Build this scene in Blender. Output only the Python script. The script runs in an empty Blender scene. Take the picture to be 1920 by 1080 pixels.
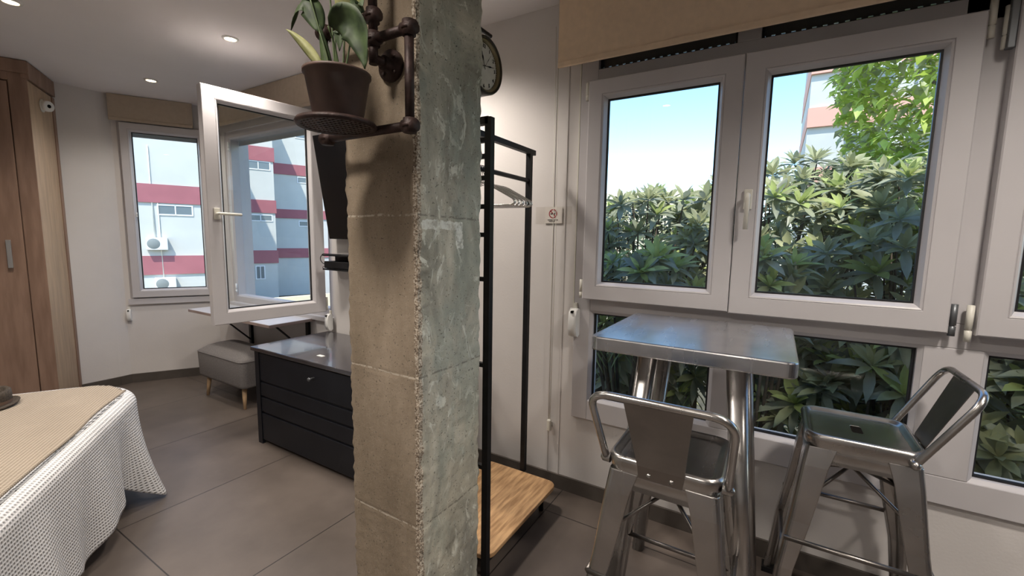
import bpy, bmesh, math, random
from mathutils import Vector, Matrix, noise
C = bpy.context.scene.collection
PI = math.pi
random.seed(7)

# ------------------------------------------------------------------ camera
cam_d = bpy.data.cameras.new('camera'); cam = bpy.data.objects.new('camera', cam_d); C.objects.link(cam)
cam_d.sensor_width = 36; cam_d.lens = 36*819.59/1920; cam_d.clip_start = .02; cam_d.clip_end = 300
RT = Vector((.51652, -.85612, .01639)); DN = Vector((-.0887, -.07254, -.99341)); FW = Vector((.85167, .51166, -.11341))
m3 = Matrix((RT, -DN, -FW)).transposed()
cam.matrix_world = Matrix.Translation((0, 0, 1.37)) @ m3.to_4x4()
bpy.context.scene.camera = cam
# ------------------------------------------------------------------ sky, sun, exposure
sc = bpy.context.scene
sc.view_settings.view_transform = 'Standard'; sc.view_settings.look = 'None'
sc.view_settings.exposure = 1.12; sc.view_settings.gamma = 1; sc.view_settings.use_curve_mapping = False
w = bpy.data.worlds.new('sky'); sc.world = w; w.use_nodes = True
nt = w.node_tree; bg = nt.nodes['Background']
sky = nt.nodes.new('ShaderNodeTexSky'); sky.sky_type = 'NISHITA'; sky.sun_disc = False
sky.sun_elevation = math.radians(52); sky.sun_rotation = math.radians(250); sky.air_density = .75; sky.dust_density = .15; sky.ozone_density = 1.6
hs = nt.nodes.new('ShaderNodeHueSaturation'); hs.inputs['Saturation'].default_value = 1.1; hs.inputs['Hue'].default_value = .495
nt.links.new(sky.outputs[0], hs.inputs['Color']); nt.links.new(hs.outputs[0], bg.inputs[0]); bg.inputs[1].default_value = .245
sun_d = bpy.data.lights.new('sun', 'SUN'); sun_d.energy = 2.8; sun_d.angle = math.radians(.6); sun_d.color = (1, .95, .86)
sun = bpy.data.objects.new('sun', sun_d); C.objects.link(sun)
sun.rotation_euler = Vector((.50, .30, -.95)).to_track_quat('-Z', 'Y').to_euler()
SPOT_W = 46.0

CEIL = 2.53
# ------------------------------------------------------------------ materials
MATS = {}
def mat(name, col, rough=.5, metal=0, var=0, vscale=8, bump=0, bscale=60, spec=.5, coat=0, trans=0, stretch=None, col2=None, rvar=0, detail=4):
    if name in MATS: return MATS[name]
    m = bpy.data.materials.new(name); m.use_nodes = True; MATS[name] = m
    n, l = m.node_tree.nodes, m.node_tree.links
    b = n['Principled BSDF']; b.inputs['Roughness'].default_value = rough; b.inputs['Metallic'].default_value = metal
    b.inputs['Specular IOR Level'].default_value = spec; b.inputs['Coat Weight'].default_value = coat
    b.inputs['Base Color'].default_value = (*col, 1)
    tc = n.new('ShaderNodeTexCoord'); mp = n.new('ShaderNodeMapping'); l.new(tc.outputs['Object'], mp.inputs[0])
    if stretch: mp.inputs['Scale'].default_value = stretch
    if var or col2:
        t = n.new('ShaderNodeTexNoise'); t.inputs['Scale'].default_value = vscale; t.inputs['Detail'].default_value = detail
        l.new(mp.outputs[0], t.inputs['Vector'])
        r = n.new('ShaderNodeValToRGB'); l.new(t.outputs['Fac'], r.inputs[0])
        c1 = tuple(max(0, c*(1-var)) for c in col); c2 = col2 if col2 else tuple(min(1, c*(1+var)) for c in col)
        r.color_ramp.elements[0].position = .35; r.color_ramp.elements[1].position = .65
        r.color_ramp.elements[0].color = (*c1, 1); r.color_ramp.elements[1].color = (*c2, 1)
        l.new(r.outputs[0], b.inputs['Base Color'])
        if rvar:
            mr = n.new('ShaderNodeMapRange'); l.new(t.outputs['Fac'], mr.inputs[0])
            mr.inputs[1].default_value = .3; mr.inputs[2].default_value = .7
            mr.inputs[3].default_value = max(0, rough-rvar); mr.inputs[4].default_value = rough+rvar; l.new(mr.outputs[0], b.inputs['Roughness'])
    if bump:
        t2 = n.new('ShaderNodeTexNoise'); t2.inputs['Scale'].default_value = bscale; t2.inputs['Detail'].default_value = 3
        l.new(mp.outputs[0], t2.inputs['Vector'])
        bp = n.new('ShaderNodeBump'); bp.inputs['Strength'].default_value = bump; bp.inputs['Distance'].default_value = .003
        l.new(t2.outputs['Fac'], bp.inputs['Height']); l.new(bp.outputs[0], b.inputs['Normal'])
    if trans:
        tr = n.new('ShaderNodeBsdfTranslucent'); tr.inputs[0].default_value = (*[min(1, c*1.5) for c in col], 1)
        mx = n.new('ShaderNodeMixShader'); mx.inputs[0].default_value = trans
        l.new(b.outputs[0], mx.inputs[1]); l.new(tr.outputs[0], mx.inputs[2]); l.new(mx.outputs[0], n['Material Output'].inputs[0])
    return m
def emis(name, col, s):
    m = bpy.data.materials.new(name); m.use_nodes = True; b = m.node_tree.nodes['Principled BSDF']
    b.inputs['Base Color'].default_value = (*col, 1); b.inputs['Emission Color'].default_value = (*col, 1); b.inputs['Emission Strength'].default_value = s
    MATS[name] = m; return m
def glass_mat(name, tint=(1, 1, 1), refl=1.0):
    m = bpy.data.materials.new(name); m.use_nodes = True; n, l = m.node_tree.nodes, m.node_tree.links
    for x in list(n):
        if x.type != 'OUTPUT_MATERIAL': n.remove(x)
    t = n.new('ShaderNodeBsdfTransparent'); t.inputs[0].default_value = (*tint, 1)
    g = n.new('ShaderNodeBsdfGlossy'); g.inputs['Roughness'].default_value = .0; g.inputs[0].default_value = (refl, refl, refl, 1)
    f = n.new('ShaderNodeFresnel'); f.inputs[0].default_value = 1.45
    gm = n.new('ShaderNodeNewGeometry'); iv = n.new('ShaderNodeMath'); iv.operation = 'SUBTRACT'; iv.inputs[0].default_value = 1; l.new(gm.outputs['Backfacing'], iv.inputs[1])
    fm = n.new('ShaderNodeMath'); fm.operation = 'MULTIPLY'; l.new(f.outputs[0], fm.inputs[0]); l.new(iv.outputs[0], fm.inputs[1])
    mx = n.new('ShaderNodeMixShader'); l.new(fm.outputs[0], mx.inputs[0]); l.new(t.outputs[0], mx.inputs[1]); l.new(g.outputs[0], mx.inputs[2])
    l.new(mx.outputs[0], n['Material Output'].inputs[0]); MATS[name] = m; return m

mat('wall_paint', (.68, .65, .63), .75, var=.03, vscale=3, bump=.15, bscale=90)
mat('ceiling_paint', (.80, .77, .77), .85, var=.02, vscale=2)
mat('white_aluminium', (.57, .55, .56), .38, spec=.5, var=.02, vscale=5)
mat('gasket', (.012, .013, .016), .5)
mat('shutter_pale', (.42, .45, .46), .6)
mat('steel_grey', (.16, .17, .18), .4, metal=.6)
glass_mat('pane_glass', (.97, .985, .98))
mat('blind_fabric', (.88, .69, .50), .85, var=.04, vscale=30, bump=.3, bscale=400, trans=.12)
mat('blind_fabric_shaded', (.48, .40, .31), .85, var=.04, vscale=30, bump=.3, bscale=400)  # same fabric as the main blind, shade put into a darker colour
mat('cream_plastic', (.74, .72, .64), .4)
mat('white_plastic', (.8, .8, .78), .35)
mat('black_powder', (.010, .010, .011), .5, var=.2, vscale=20, spec=.25)
mat('skirting_tile', (.085, .072, .062), .45, var=.1, vscale=12)
mat('rust_pipe', (.034, .017, .014), .55, metal=.3, var=.35, vscale=40, bump=.4, bscale=120)
mat('pot_brown', (.066, .036, .027), .6, var=.25, vscale=14)
mat('soil', (.03, .02, .013), .95, var=.4, vscale=60, bump=1, bscale=90)
mat('plant_leaf', (.028, .055, .020), .6, var=.45, vscale=26, col2=(.07, .11, .04), trans=.18, stretch=(1, 1, 1))
mat('plant_leaf_pale', (.20, .23, .07), .5, var=.3, vscale=22, col2=(.42, .42, .20), trans=.2)
mat('plant_stem', (.06, .09, .03), .5)
mat('oak', (.42, .235, .105), .5, var=.25, vscale=7, stretch=(1.2, 9, 9), col2=(.60, .37, .185), detail=6, bump=.15, bscale=40)
mat('chrome', (.75, .75, .75), .15, metal=1)
mat('chest_black', (.009, .010, .014), .42, var=.15, vscale=5, spec=.3)
mat('chest_top', (.035, .032, .036), .16, metal=.0, spec=.9, var=.15, vscale=6, rvar=.05, coat=.4)
mat('ottoman_cloth', (.20, .185, .18), .95, var=.12, vscale=120, bump=.6, bscale=500)
mat('pale_wood', (.52, .35, .20), .5, var=.1, vscale=10, stretch=(8, 8, 1))
mat('wardrobe_wood', (.27, .165, .115), .5, var=.12, vscale=5, stretch=(5, 5, .7), col2=(.33, .21, .15), detail=7)
mat('wardrobe_wood_lit', (.46, .33, .22), .5, var=.12, vscale=5, stretch=(5, 5, .7), detail=7)  # same wood, light on the angled side put into a paler colour
mat('brushed_steel', (.55, .55, .55), .35, metal=1)
mat('table_laminate', (.36, .27, .24), .4, var=.1, vscale=6)
mat('table_top_white', (.62, .60, .60), .3)
mat('tv_black', (.004, .004, .005), .25)
mat('clock_rim', (.035, .028, .018), .35, metal=.5)
mat('clock_brass', (.22, .18, .10), .4, metal=.6)
mat('clock_face', (.62, .60, .54), .6, var=.06, vscale=30)
mat('ink', (.012, .011, .010), .9, spec=.0)
mat('hat_brown', (.055, .042, .030), .9, var=.35, vscale=120, bump=.8, bscale=300)
mat('hat_inner', (.14, .085, .055), .8)
mat('mattress', (.5, .48, .45), .9); mat('bed_base', (.03, .028, .027), .8)
mat('sign_red', (.30, .03, .035), .5)
mat('sign_card', (.66, .62, .57), .5)
mat('render_white', (.56, .56, .52), .9, var=.03, vscale=1.5)
mat('render_red', (.36, .125, .14), .9, var=.05, vscale=2)
mat('render_pink', (.72, .40, .31), .9); mat('render_cream', (.78, .68, .48), .9)
mat('window_dark', (.16, .19, .20), .2); mat('window_white', (.8, .8, .8), .5)
mat('ac_white', (.72, .73, .70), .5); mat('ac_grille', (.22, .24, .23), .6)
mat('earth', (.09, .08, .05), .95, var=.4, vscale=2, bump=1, bscale=8)
mat('leaf_young', (.42, .48, .17), .55, var=.25, vscale=9, trans=.3)
mat('leaf_mature', (.36, .37, .20), .5, var=.35, vscale=6, trans=.3)
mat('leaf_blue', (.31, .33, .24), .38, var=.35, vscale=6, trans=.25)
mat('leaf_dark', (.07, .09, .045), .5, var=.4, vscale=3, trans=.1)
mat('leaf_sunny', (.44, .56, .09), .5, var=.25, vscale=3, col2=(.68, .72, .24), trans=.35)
mat('palm_leaf', (.19, .24, .10), .5, trans=.2)
mat('bark', (.10, .08, .06), .95, var=.35, vscale=14, bump=1, bscale=40)
mat('bud_brown', (.10, .07, .045), .9, var=.4, vscale=40)
mat('spot_trim', (.75, .73, .70), .4, metal=0)
emis('spot_glow', (1, .80, .50), 9)

def metal_mat(name, col, r, streak):
    m = mat(name, col, r, metal=1)
    n, l = m.node_tree.nodes, m.node_tree.links; b = n['Principled BSDF']
    tc = n.new('ShaderNodeTexCoord')
    t = n.new('ShaderNodeTexNoise'); t.inputs['Scale'].default_value = 6; t.inputs['Detail'].default_value = 8; t.inputs['Distortion'].default_value = .6
    l.new(tc.outputs['Object'], t.inputs['Vector'])
    rp = n.new('ShaderNodeValToRGB'); l.new(t.outputs['Fac'], rp.inputs[0])
    rp.color_ramp.elements[0].position = .38; rp.color_ramp.elements[0].color = (*[c*.80 for c in col], 1)
    rp.color_ramp.elements[1].position = .62; rp.color_ramp.elements[1].color = (*col, 1)
    l.new(rp.outputs[0], b.inputs['Base Color'])
    t2 = n.new('ShaderNodeTexNoise'); t2.inputs['Scale'].default_value = streak; t2.inputs['Detail'].default_value = 6
    mp = n.new('ShaderNodeMapping'); mp.inputs['Scale'].default_value = (1, 6, 1); l.new(tc.outputs['Object'], mp.inputs[0]); l.new(mp.outputs[0], t2.inputs['Vector'])
    mr = n.new('ShaderNodeMapRange'); mr.inputs[1].default_value = .3; mr.inputs[2].default_value = .7; mr.inputs[3].default_value = r-.03; mr.inputs[4].default_value = r+.06
    l.new(t2.outputs['Fac'], mr.inputs[0]); l.new(mr.outputs[0], b.inputs['Roughness'])
    return m
metal_mat('gunmetal', (.50, .485, .47), .25, 2)
metal_mat('table_metal', (.55, .55, .56), .24, 3)
metal_mat('gunmetal_dark', (.27, .25, .235), .34, 2)

def floor_mat():
    m = mat('floor_tile', (.095, .079, .067), .42)
    n, l = m.node_tree.nodes, m.node_tree.links; b = n['Principled BSDF']
    tc = n.new('ShaderNodeTexCoord'); sx = n.new('ShaderNodeSeparateXYZ'); l.new(tc.outputs['Object'], sx.inputs[0])
    def joint(axis, off, step):
        a = n.new('ShaderNodeMath'); a.operation = 'SUBTRACT'; l.new(sx.outputs[axis], a.inputs[0]); a.inputs[1].default_value = off
        p = n.new('ShaderNodeMath'); p.operation = 'PINGPONG'; l.new(a.outputs[0], p.inputs[0]); p.inputs[1].default_value = step/2
        c = n.new('ShaderNodeMath'); c.operation = 'LESS_THAN'; l.new(p.outputs[0], c.inputs[0]); c.inputs[1].default_value = .0026
        return c
    j1 = joint(0, .68, 1.2); j2 = joint(1, .11, .8)
    mx = n.new('ShaderNodeMath'); mx.operation = 'MAXIMUM'; l.new(j1.outputs[0], mx.inputs[0]); l.new(j2.outputs[0], mx.inputs[1])
    t = n.new('ShaderNodeTexNoise'); t.inputs['Scale'].default_value = 2.2; t.inputs['Detail'].default_value = 9; t.inputs['Roughness'].default_value = .62; l.new(tc.outputs['Object'], t.inputs['Vector'])
    r = n.new('ShaderNodeValToRGB'); l.new(t.outputs['Fac'], r.inputs[0])
    r.color_ramp.elements[0].position = .3; r.color_ramp.elements[0].color = (.085, .068, .057, 1)
    r.color_ramp.elements[1].position = .7; r.color_ramp.elements[1].color = (.140, .114, .097, 1)
    mc = n.new('ShaderNodeMix'); mc.data_type = 'RGBA'; l.new(mx.outputs[0], mc.inputs[0]); l.new(r.outputs[0], mc.inputs[6]); mc.inputs[7].default_value = (.025, .02, .018, 1)
    l.new(mc.outputs[2], b.inputs['Base Color'])
    bp = n.new('ShaderNodeBump'); bp.invert = True; bp.inputs['Strength'].default_value = .6; bp.inputs['Distance'].default_value = .002; l.new(mx.outputs[0], bp.inputs['Height']); l.new(bp.outputs[0], b.inputs['Normal'])
    return m
floor_mat()

def concrete(name, side):
    m = mat(name, (.3, .3, .3), .9)
    n, l = m.node_tree.nodes, m.node_tree.links; b = n['Principled BSDF']
    tc = n.new('ShaderNodeTexCoord')
    def noi(s, d, st=None, dist=0):
        t = n.new('ShaderNodeTexNoise'); t.inputs['Scale'].default_value = s; t.inputs['Detail'].default_value = d; t.inputs['Roughness'].default_value = .65; t.inputs['Distortion'].default_value = dist
        if st:
            mp = n.new('ShaderNodeMapping'); mp.inputs['Scale'].default_value = st; l.new(tc.outputs['Object'], mp.inputs[0]); l.new(mp.outputs[0], t.inputs['Vector'])
        else: l.new(tc.outputs['Object'], t.inputs['Vector'])
        return t
    def ramp(t, stops):
        r = n.new('ShaderNodeValToRGB'); l.new(t.outputs[0], r.inputs[0])
        e = r.color_ramp.elements
        while len(e) < len(stops): e.new(.5)
        for i, (p, c) in enumerate(stops): e[i].position = p; e[i].color = (*c, 1)
        return r
    def mix(fac, a, bb, mode='MIX'):
        x = n.new('ShaderNodeMix'); x.data_type = 'RGBA'; x.blend_type = mode
        l.new(fac, x.inputs[0]) if not isinstance(fac, float) else setattr(x.inputs[0], 'default_value', fac)
        l.new(a, x.inputs[6]) if not isinstance(a, tuple) else setattr(x.inputs[6], 'default_value', (*a, 1))
        l.new(bb, x.inputs[7]) if not isinstance(bb, tuple) else setattr(x.inputs[7], 'default_value', (*bb, 1))
        return x.outputs[2]
    def math_(op, a, bb=None, c=None):
        x = n.new('ShaderNodeMath'); x.operation = op
        for i, v in enumerate((a, bb, c)):
            if v is None: continue
            l.new(v, x.inputs[i]) if not isinstance(v, (int, float)) else setattr(x.inputs[i], 'default_value', v)
        return x.outputs[0]
    if side == 'warm':  # warm lamplight on this face is painted into the brown base
        base = ramp(noi(4, 8, (1, 1, .35)), [(.3, (.165, .125, .085)), (.5, (.235, .185, .13)), (.7, (.335, .27, .20))]).outputs[0]
    else:  # paler grey base has window daylight painted in; pale and green patches are real
        base = ramp(noi(5, 9, (1, 1, .55), 1.2), [(.30, (.20, .195, .16)), (.44, (.36, .35, .29)), (.58, (.52, .50, .41)), (.72, (.68, .65, .55))]).outputs[0]
        pale = ramp(noi(9, 6, (1.5, 1, .8), 2.0), [(.57, (0, 0, 0)), (.63, (1, 1, 1))])
        base = mix(math_('MULTIPLY', pale.outputs[0], .8), base, (.70, .71, .62))
        grn = ramp(noi(3.1, 4, (1.6, 1, .8)), [(.52, (0, 0, 0)), (.62, (1, 1, 1))])
        base = mix(math_('MULTIPLY', grn.outputs[0], .5), base, (.30, .345, .30))
    pores = ramp(noi(150, 2), [(.30, (0, 0, 0)), (.36, (1, 1, 1))])
    base = mix(math_('MULTIPLY', math_('SUBTRACT', 1.0, pores.outputs[0]), .75), base, (.07, .06, .05))
    spk = ramp(noi(420, 1), [(.66, (0, 0, 0)), (.72, (1, 1, 1))])
    base = mix(math_('MULTIPLY', spk.outputs[0], .35), base, (.6, .58, .5))
    sx = n.new('ShaderNodeSeparateXYZ'); l.new(tc.outputs['Object'], sx.inputs[0])
    # band of broken aggregate along the corner arris
    dx = math_('ABSOLUTE', math_('SUBTRACT', sx.outputs[0], .8745)); dy = math_('ABSOLUTE', math_('SUBTRACT', sx.outputs[1], .8217))
    band = math_('LESS_THAN', math_('ADD', math_('MAXIMUM', dx, dy), math_('MULTIPLY', noi(30, 4).outputs[0], .022)), .026)
    agg = ramp(noi(190, 3), [(.38, (.07, .05, .035)), (.5, (.34, .27, .20)), (.62, (.62, .57, .48))])
    base = mix(math_('MULTIPLY', band, .85), base, agg.outputs[0])
    wob = math_('MULTIPLY', math_('SUBTRACT', noi(7, 4).outputs[0], .5), .02)
    zz = math_('ADD', sx.outputs[2], wob)
    tot = None
    for k in (.529, .977, 1.427):
        v = math_('LESS_THAN', math_('ABSOLUTE', math_('SUBTRACT', zz, k)), .0028)
        tot = v if tot is None else math_('MAXIMUM', tot, v)
    brk = ramp(noi(60, 3), [(.42, (0, 0, 0)), (.5, (1, 1, 1))])
    base = mix(math_('MULTIPLY', math_('MULTIPLY', tot, brk.outputs[0]), .6), base, (.58, .52, .43) if side == 'warm' else (.13, .12, .10))
    if side != 'warm':   # dried white plaster smear, an L of dabs on the right face
        nx = math_('ADD', sx.outputs[0], math_('MULTIPLY', math_('SUBTRACT', noi(45, 4).outputs[0], .5), .022))
        nz = math_('ADD', sx.outputs[2], math_('MULTIPLY', math_('SUBTRACT', noi(38, 4).outputs[0], .5), .022))
        def boxm(x0, x1, z0, z1):
            a = math_('MULTIPLY', math_('GREATER_THAN', nx, x0), math_('LESS_THAN', nx, x1))
            return math_('MULTIPLY', a, math_('MULTIPLY', math_('GREATER_THAN', nz, z0), math_('LESS_THAN', nz, z1)))
        sm = math_('MAXIMUM', boxm(.892, 1.07, 1.392, 1.416), boxm(1.040, 1.072, 1.335, 1.41))
        st = ramp(noi(60, 4), [(.38, (.25, .25, .25)), (.55, (1, 1, 1))])
        base = mix(math_('MULTIPLY', math_('MULTIPLY', sm, st.outputs[0]), .85), base, (.80, .82, .76))
        pb = boxm(.965, 1.012, 1.865, 1.945)
        base = mix(math_('MULTIPLY', pb, .55), base, (.50, .50, .42))
    l.new(base, b.inputs['Base Color'])
    bp = n.new('ShaderNodeBump'); bp.inputs['Strength'].default_value = .7; bp.inputs['Distance'].default_value = .004
    h = math_('ADD', math_('MULTIPLY', pores.outputs[0], .6), noi(35, 6).outputs[0]); l.new(h, bp.inputs['Height']); l.new(bp.outputs[0], b.inputs['Normal'])
    return m
concrete('concrete_lamplit', 'warm'); concrete('concrete_daylit', 'cool')

def knit_mat(name, col, col2, su, sv, depth, hole, rough=.95):
    m = mat(name, col, rough, spec=.08)
    n, l = m.node_tree.nodes, m.node_tree.links; b = n['Principled BSDF']
    uv = n.new('ShaderNodeUVMap'); sx = n.new('ShaderNodeSeparateXYZ'); l.new(uv.outputs[0], sx.inputs[0])
    def sn(o, s):
        a = n.new('ShaderNodeMath'); a.operation = 'MULTIPLY'; l.new(o, a.inputs[0]); a.inputs[1].default_value = s*2*PI
        c = n.new('ShaderNodeMath'); c.operation = 'SINE'; l.new(a.outputs[0], c.inputs[0])
        d = n.new('ShaderNodeMath'); d.operation = 'MULTIPLY_ADD'; l.new(c.outputs[0], d.inputs[0]); d.inputs[1].default_value = .5; d.inputs[2].default_value = .5
        return d.outputs[0]
    p = n.new('ShaderNodeMath'); p.operation = 'MULTIPLY'; l.new(sn(sx.outputs[0], su), p.inputs[0]); l.new(sn(sx.outputs[1], sv), p.inputs[1])
    r = n.new('ShaderNodeValToRGB'); l.new(p.outputs[0], r.inputs[0]); r.color_ramp.elements[0].position = hole; r.color_ramp.elements[1].position = .75
    r.color_ramp.elements[0].color = (*col, 1); r.color_ramp.elements[1].color = (*col2, 1)
    t = n.new('ShaderNodeTexNoise'); t.inputs['Scale'].default_value = 3.5; t.inputs['Detail'].default_value = 5; l.new(uv.outputs[0], t.inputs['Vector'])
    mm = n.new('ShaderNodeMapRange'); l.new(t.outputs['Fac'], mm.inputs[0]); mm.inputs[3].default_value = .8; mm.inputs[4].default_value = 1.15
    mx = n.new('ShaderNodeMix'); mx.data_type = 'RGBA'; mx.blend_type = 'MULTIPLY'; mx.inputs[0].default_value = 1; l.new(r.outputs[0], mx.inputs[6]); l.new(mm.outputs[0], mx.inputs[7])
    l.new(mx.outputs[2], b.inputs['Base Color'])
    bp = n.new('ShaderNodeBump'); bp.invert = True; bp.inputs['Strength'].default_value = 1; bp.inputs['Distance'].default_value = depth; l.new(p.outputs[0], bp.inputs['Height']); l.new(bp.outputs[0], b.inputs['Normal'])
    return m
knit_mat('waffle_cotton', (.74, .74, .74), (.46, .46, .46), 75, 75, .004, .25)
knit_mat('beige_knit', (.44, .375, .30), (.25, .205, .155), 105, 80, .003, .15)

# ------------------------------------------------------------------ mesh helpers
class MB:
    def __init__(s, mats=None): s.v = []; s.f = []; s.mi = []; s.sm = []; s.uv = {}; s.mats = mats; s.cur = 0; s.smooth = False
    def vert(s, p): s.v.append(tuple(p)); return len(s.v)-1
    def face(s, idx, smooth=None): s.f.append(tuple(idx)); s.mi.append(s.cur); s.sm.append(s.smooth if smooth is None else smooth)
    def box(s, x0, x1, y0, y1, z0, z1, M=None):
        ps = [(x, y, z) for x in (x0, x1) for y in (y0, y1) for z in (z0, z1)]
        if M: ps = [M @ Vector(p) for p in ps]
        i = len(s.v); s.v += [tuple(p) for p in ps]
        for q in ((0, 1, 3, 2), (4, 6, 7, 5), (0, 4, 5, 1), (2, 3, 7, 6), (0, 2, 6, 4), (1, 5, 7, 3)): s.face([i+k for k in q], False)
    def bbox(s, x0, x1, y0, y1, z0, z1, b=.004, M=None):
        """box with chamfered edges"""
        bm = bmesh.new(); bmesh.ops.create_cube(bm, size=1)
        for v in bm.verts: v.co = ((x0+x1)/2+v.co.x*(x1-x0), (y0+y1)/2+v.co.y*(y1-y0), (z0+z1)/2+v.co.z*(z1-z0))
        bmesh.ops.bevel(bm, geom=list(bm.edges), offset=b, segments=2, affect='EDGES', profile=.5)
        s.take(bm, M)
    def take(s, bm, M=None, smooth=False):
        i = len(s.v); bm.verts.index_update()
        for v in bm.verts: s.v.append(tuple(M @ v.co if M else v.co))
        for f in bm.faces: s.face([i+v.index for v in f.verts], smooth)
        bm.free()
    def rings(s, rs, closed=True, cap=True, smooth=True):
        """loft a list of equal-length rings"""
        i0 = len(s.v); k = len(rs[0])
        for r in rs: s.v += [tuple(p) for p in r]
        for a in range(len(rs)-1):
            for j in range(k if closed else k-1):
                j2 = (j+1) % k; s.face([i0+a*k+j, i0+a*k+j2, i0+(a+1)*k+j2, i0+(a+1)*k+j], smooth)
        if cap and closed: s.face([i0+j for j in reversed(range(k))], False); s.face([i0+(len(rs)-1)*k+j for j in range(k)], False)
    def tube(s, pts, r, n=10, closed=False, cap=True, M=None):
        P = [Vector(p) for p in pts]
        if M: P = [M @ p for p in P]
        rr = r if isinstance(r, (list, tuple)) else [r]*len(P)
        T = []
        for i in range(len(P)):
            a = P[i-1] if (i > 0 or closed) else P[i]; b = P[(i+1) % len(P)] if (i < len(P)-1 or closed) else P[i]
            T.append((b-a).normalized())
        u = T[0].orthogonal().normalized(); rs = []
        for i, p in enumerate(P):
            u = (u-T[i]*u.dot(T[i])).normalized(); v = T[i].cross(u)
            rs.append([p+rr[i]*(math.cos(2*PI*j/n)*u+math.sin(2*PI*j/n)*v) for j in range(n)])
        if closed: rs.append(rs[0]); cap = False
        s.rings(rs, cap=cap)
    def lathe(s, prof, c=(0, 0, 0), axis='z', n=32, M=None, cap=False):
        rs = []
        for r, h in prof:
            ring = []
            for j in range(n):
                a = 2*PI*j/n; x, y = r*math.cos(a), r*math.sin(a)
                p = {'z': (x, y, h), 'y': (x, h, y), 'x': (h, x, y)}[axis]; p = Vector(p)+Vector(c)
                ring.append(M @ p if M else p)
            rs.append(ring)
        s.rings(rs, cap=cap)
    def prism(s, poly, z0, z1, M=None):
        a = [Vector((x, y, z0)) for x, y in poly]; b = [Vector((x, y, z1)) for x, y in poly]
        if M: a = [M @ p for p in a]; b = [M @ p for p in b]
        s.rings([a, b], smooth=False)
    def frame(s, u0, u1, z0, z1, prof, M):
        """mitred picture frame; prof = closed (inset, depth) loop; M maps (u, depth, z) to world"""
        k = len(prof); i0 = len(s.v)
        for cu, cz, su, sz in ((u0, z0, 1, 1), (u1, z0, -1, 1), (u1, z1, -1, -1), (u0, z1, 1, -1)):
            for d, x in prof: s.v.append(tuple(M @ Vector((cu+su*d, x, cz+sz*d))))
        for c in range(4):
            c2 = (c+1) % 4
            for j in range(k):
                j2 = (j+1) % k; s.face([i0+c*k+j, i0+c*k+j2, i0+c2*k+j2, i0+c2*k+j], False)
    def build(s, name, material, parent=None, bevel=0, subsurf=0, recalc=True):
        me = bpy.data.meshes.new(name); me.from_pydata(s.v, [], s.f)
        ms = material if isinstance(material, (list, tuple)) else [material]
        for m in ms: me.materials.append(MATS[m])
        for p, mi, sm in zip(me.polygons, s.mi, s.sm): p.material_index = mi; p.use_smooth = sm
        if recalc:
            bm = bmesh.new(); bm.from_mesh(me); bmesh.ops.recalc_face_normals(bm, faces=bm.faces); bm.to_mesh(me); bm.free()
        me.update()
        o = bpy.data.objects.new(name, me); C.objects.link(o)
        if parent:
            o.parent = parent; o.matrix_parent_inverse = Matrix.Identity(4)
            loc = getattr(s, 'world', None)
        if bevel:
            b = o.modifiers.new('bevel', 'BEVEL'); b.width = bevel; b.segments = 2; b.limit_method = 'ANGLE'
        if subsurf:
            b = o.modifiers.new('sub', 'SUBSURF'); b.levels = subsurf; b.render_levels = subsurf
        return o
def tag(o, label=None, cat=None, group=None, kind=None):
    if label: o['label'] = label
    if cat: o['category'] = cat
    if group: o['group'] = group
    if kind: o['kind'] = kind
    return o
def empty(name, loc=(0, 0, 0), rz=0, kind=None):
    o = bpy.data.objects.new(name, None); C.objects.link(o); o.location = loc; o.rotation_euler = (0, 0, rz); o.empty_display_size = .1
    if kind: o['kind'] = kind
    return o
def thing(name, label, cat, loc=(0, 0, 0), rz=0, group=None): return tag(empty(name, loc, rz), label, cat, group)
class L:
    """builds a world-coordinate mesh under an Empty standing elsewhere"""
    pass
def wbuild(mb, name, material, parent, **k):
    """mesh given in world coordinates, parented to an Empty that has its own location"""
    inv = (Matrix.Translation(parent.location) @ parent.rotation_euler.to_matrix().to_4x4()).inverted()
    mb.v = [tuple(inv @ Vector(p)) for p in mb.v]
    return mb.build(name, material, parent, **k)
def subbuild(mb, name, material, part, root, **k):
    inv = (Matrix.Translation(root.location) @ root.rotation_euler.to_matrix().to_4x4()).inverted()
    mb.v = [tuple(inv @ Vector(p)) for p in mb.v]
    return mb.build(name, material, part, **k)
def copy_tree(o, parent=None):
    c = o.copy(); C.objects.link(c); c.parent = parent
    for ch in list(o.children): copy_tree(ch, c)
    return c
def arc(c, r, a0, a1, n, plane=((1, 0, 0), (0, 0, 1))):
    u, v = Vector(plane[0]), Vector(plane[1])
    return [Vector(c)+u*r*math.cos(a0+(a1-a0)*i/n)+v*r*math.sin(a0+(a1-a0)*i/n) for i in range(n+1)]
def fillet(pts, r, n=6, closed=False):
    P = [Vector(p) for p in pts]; out = []
    N = len(P)
    for i in range(N):
        if not closed and i in (0, N-1): out.append(P[i]); continue
        a, b, c = P[i-1], P[i], P[(i+1) % N]
        d1 = (a-b); d2 = (c-b); rr = min(r, d1.length*.49, d2.length*.49)
        p1 = b+d1.normalized()*rr; p2 = b+d2.normalized()*rr
        for k in range(n+1):
            t = k/n; out.append(p1*(1-t)**2+b*2*t*(1-t)+p2*t*t)
    return out
def bez(p0, p1, p2, p3, n=12):
    P = [Vector(p) for p in (p0, p1, p2, p3)]
    return [P[0]*(1-t)**3+P[1]*3*t*(1-t)**2+P[2]*3*t*t*(1-t)+P[3]*t**3 for t in [i/n for i in range(n+1)]]

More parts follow.
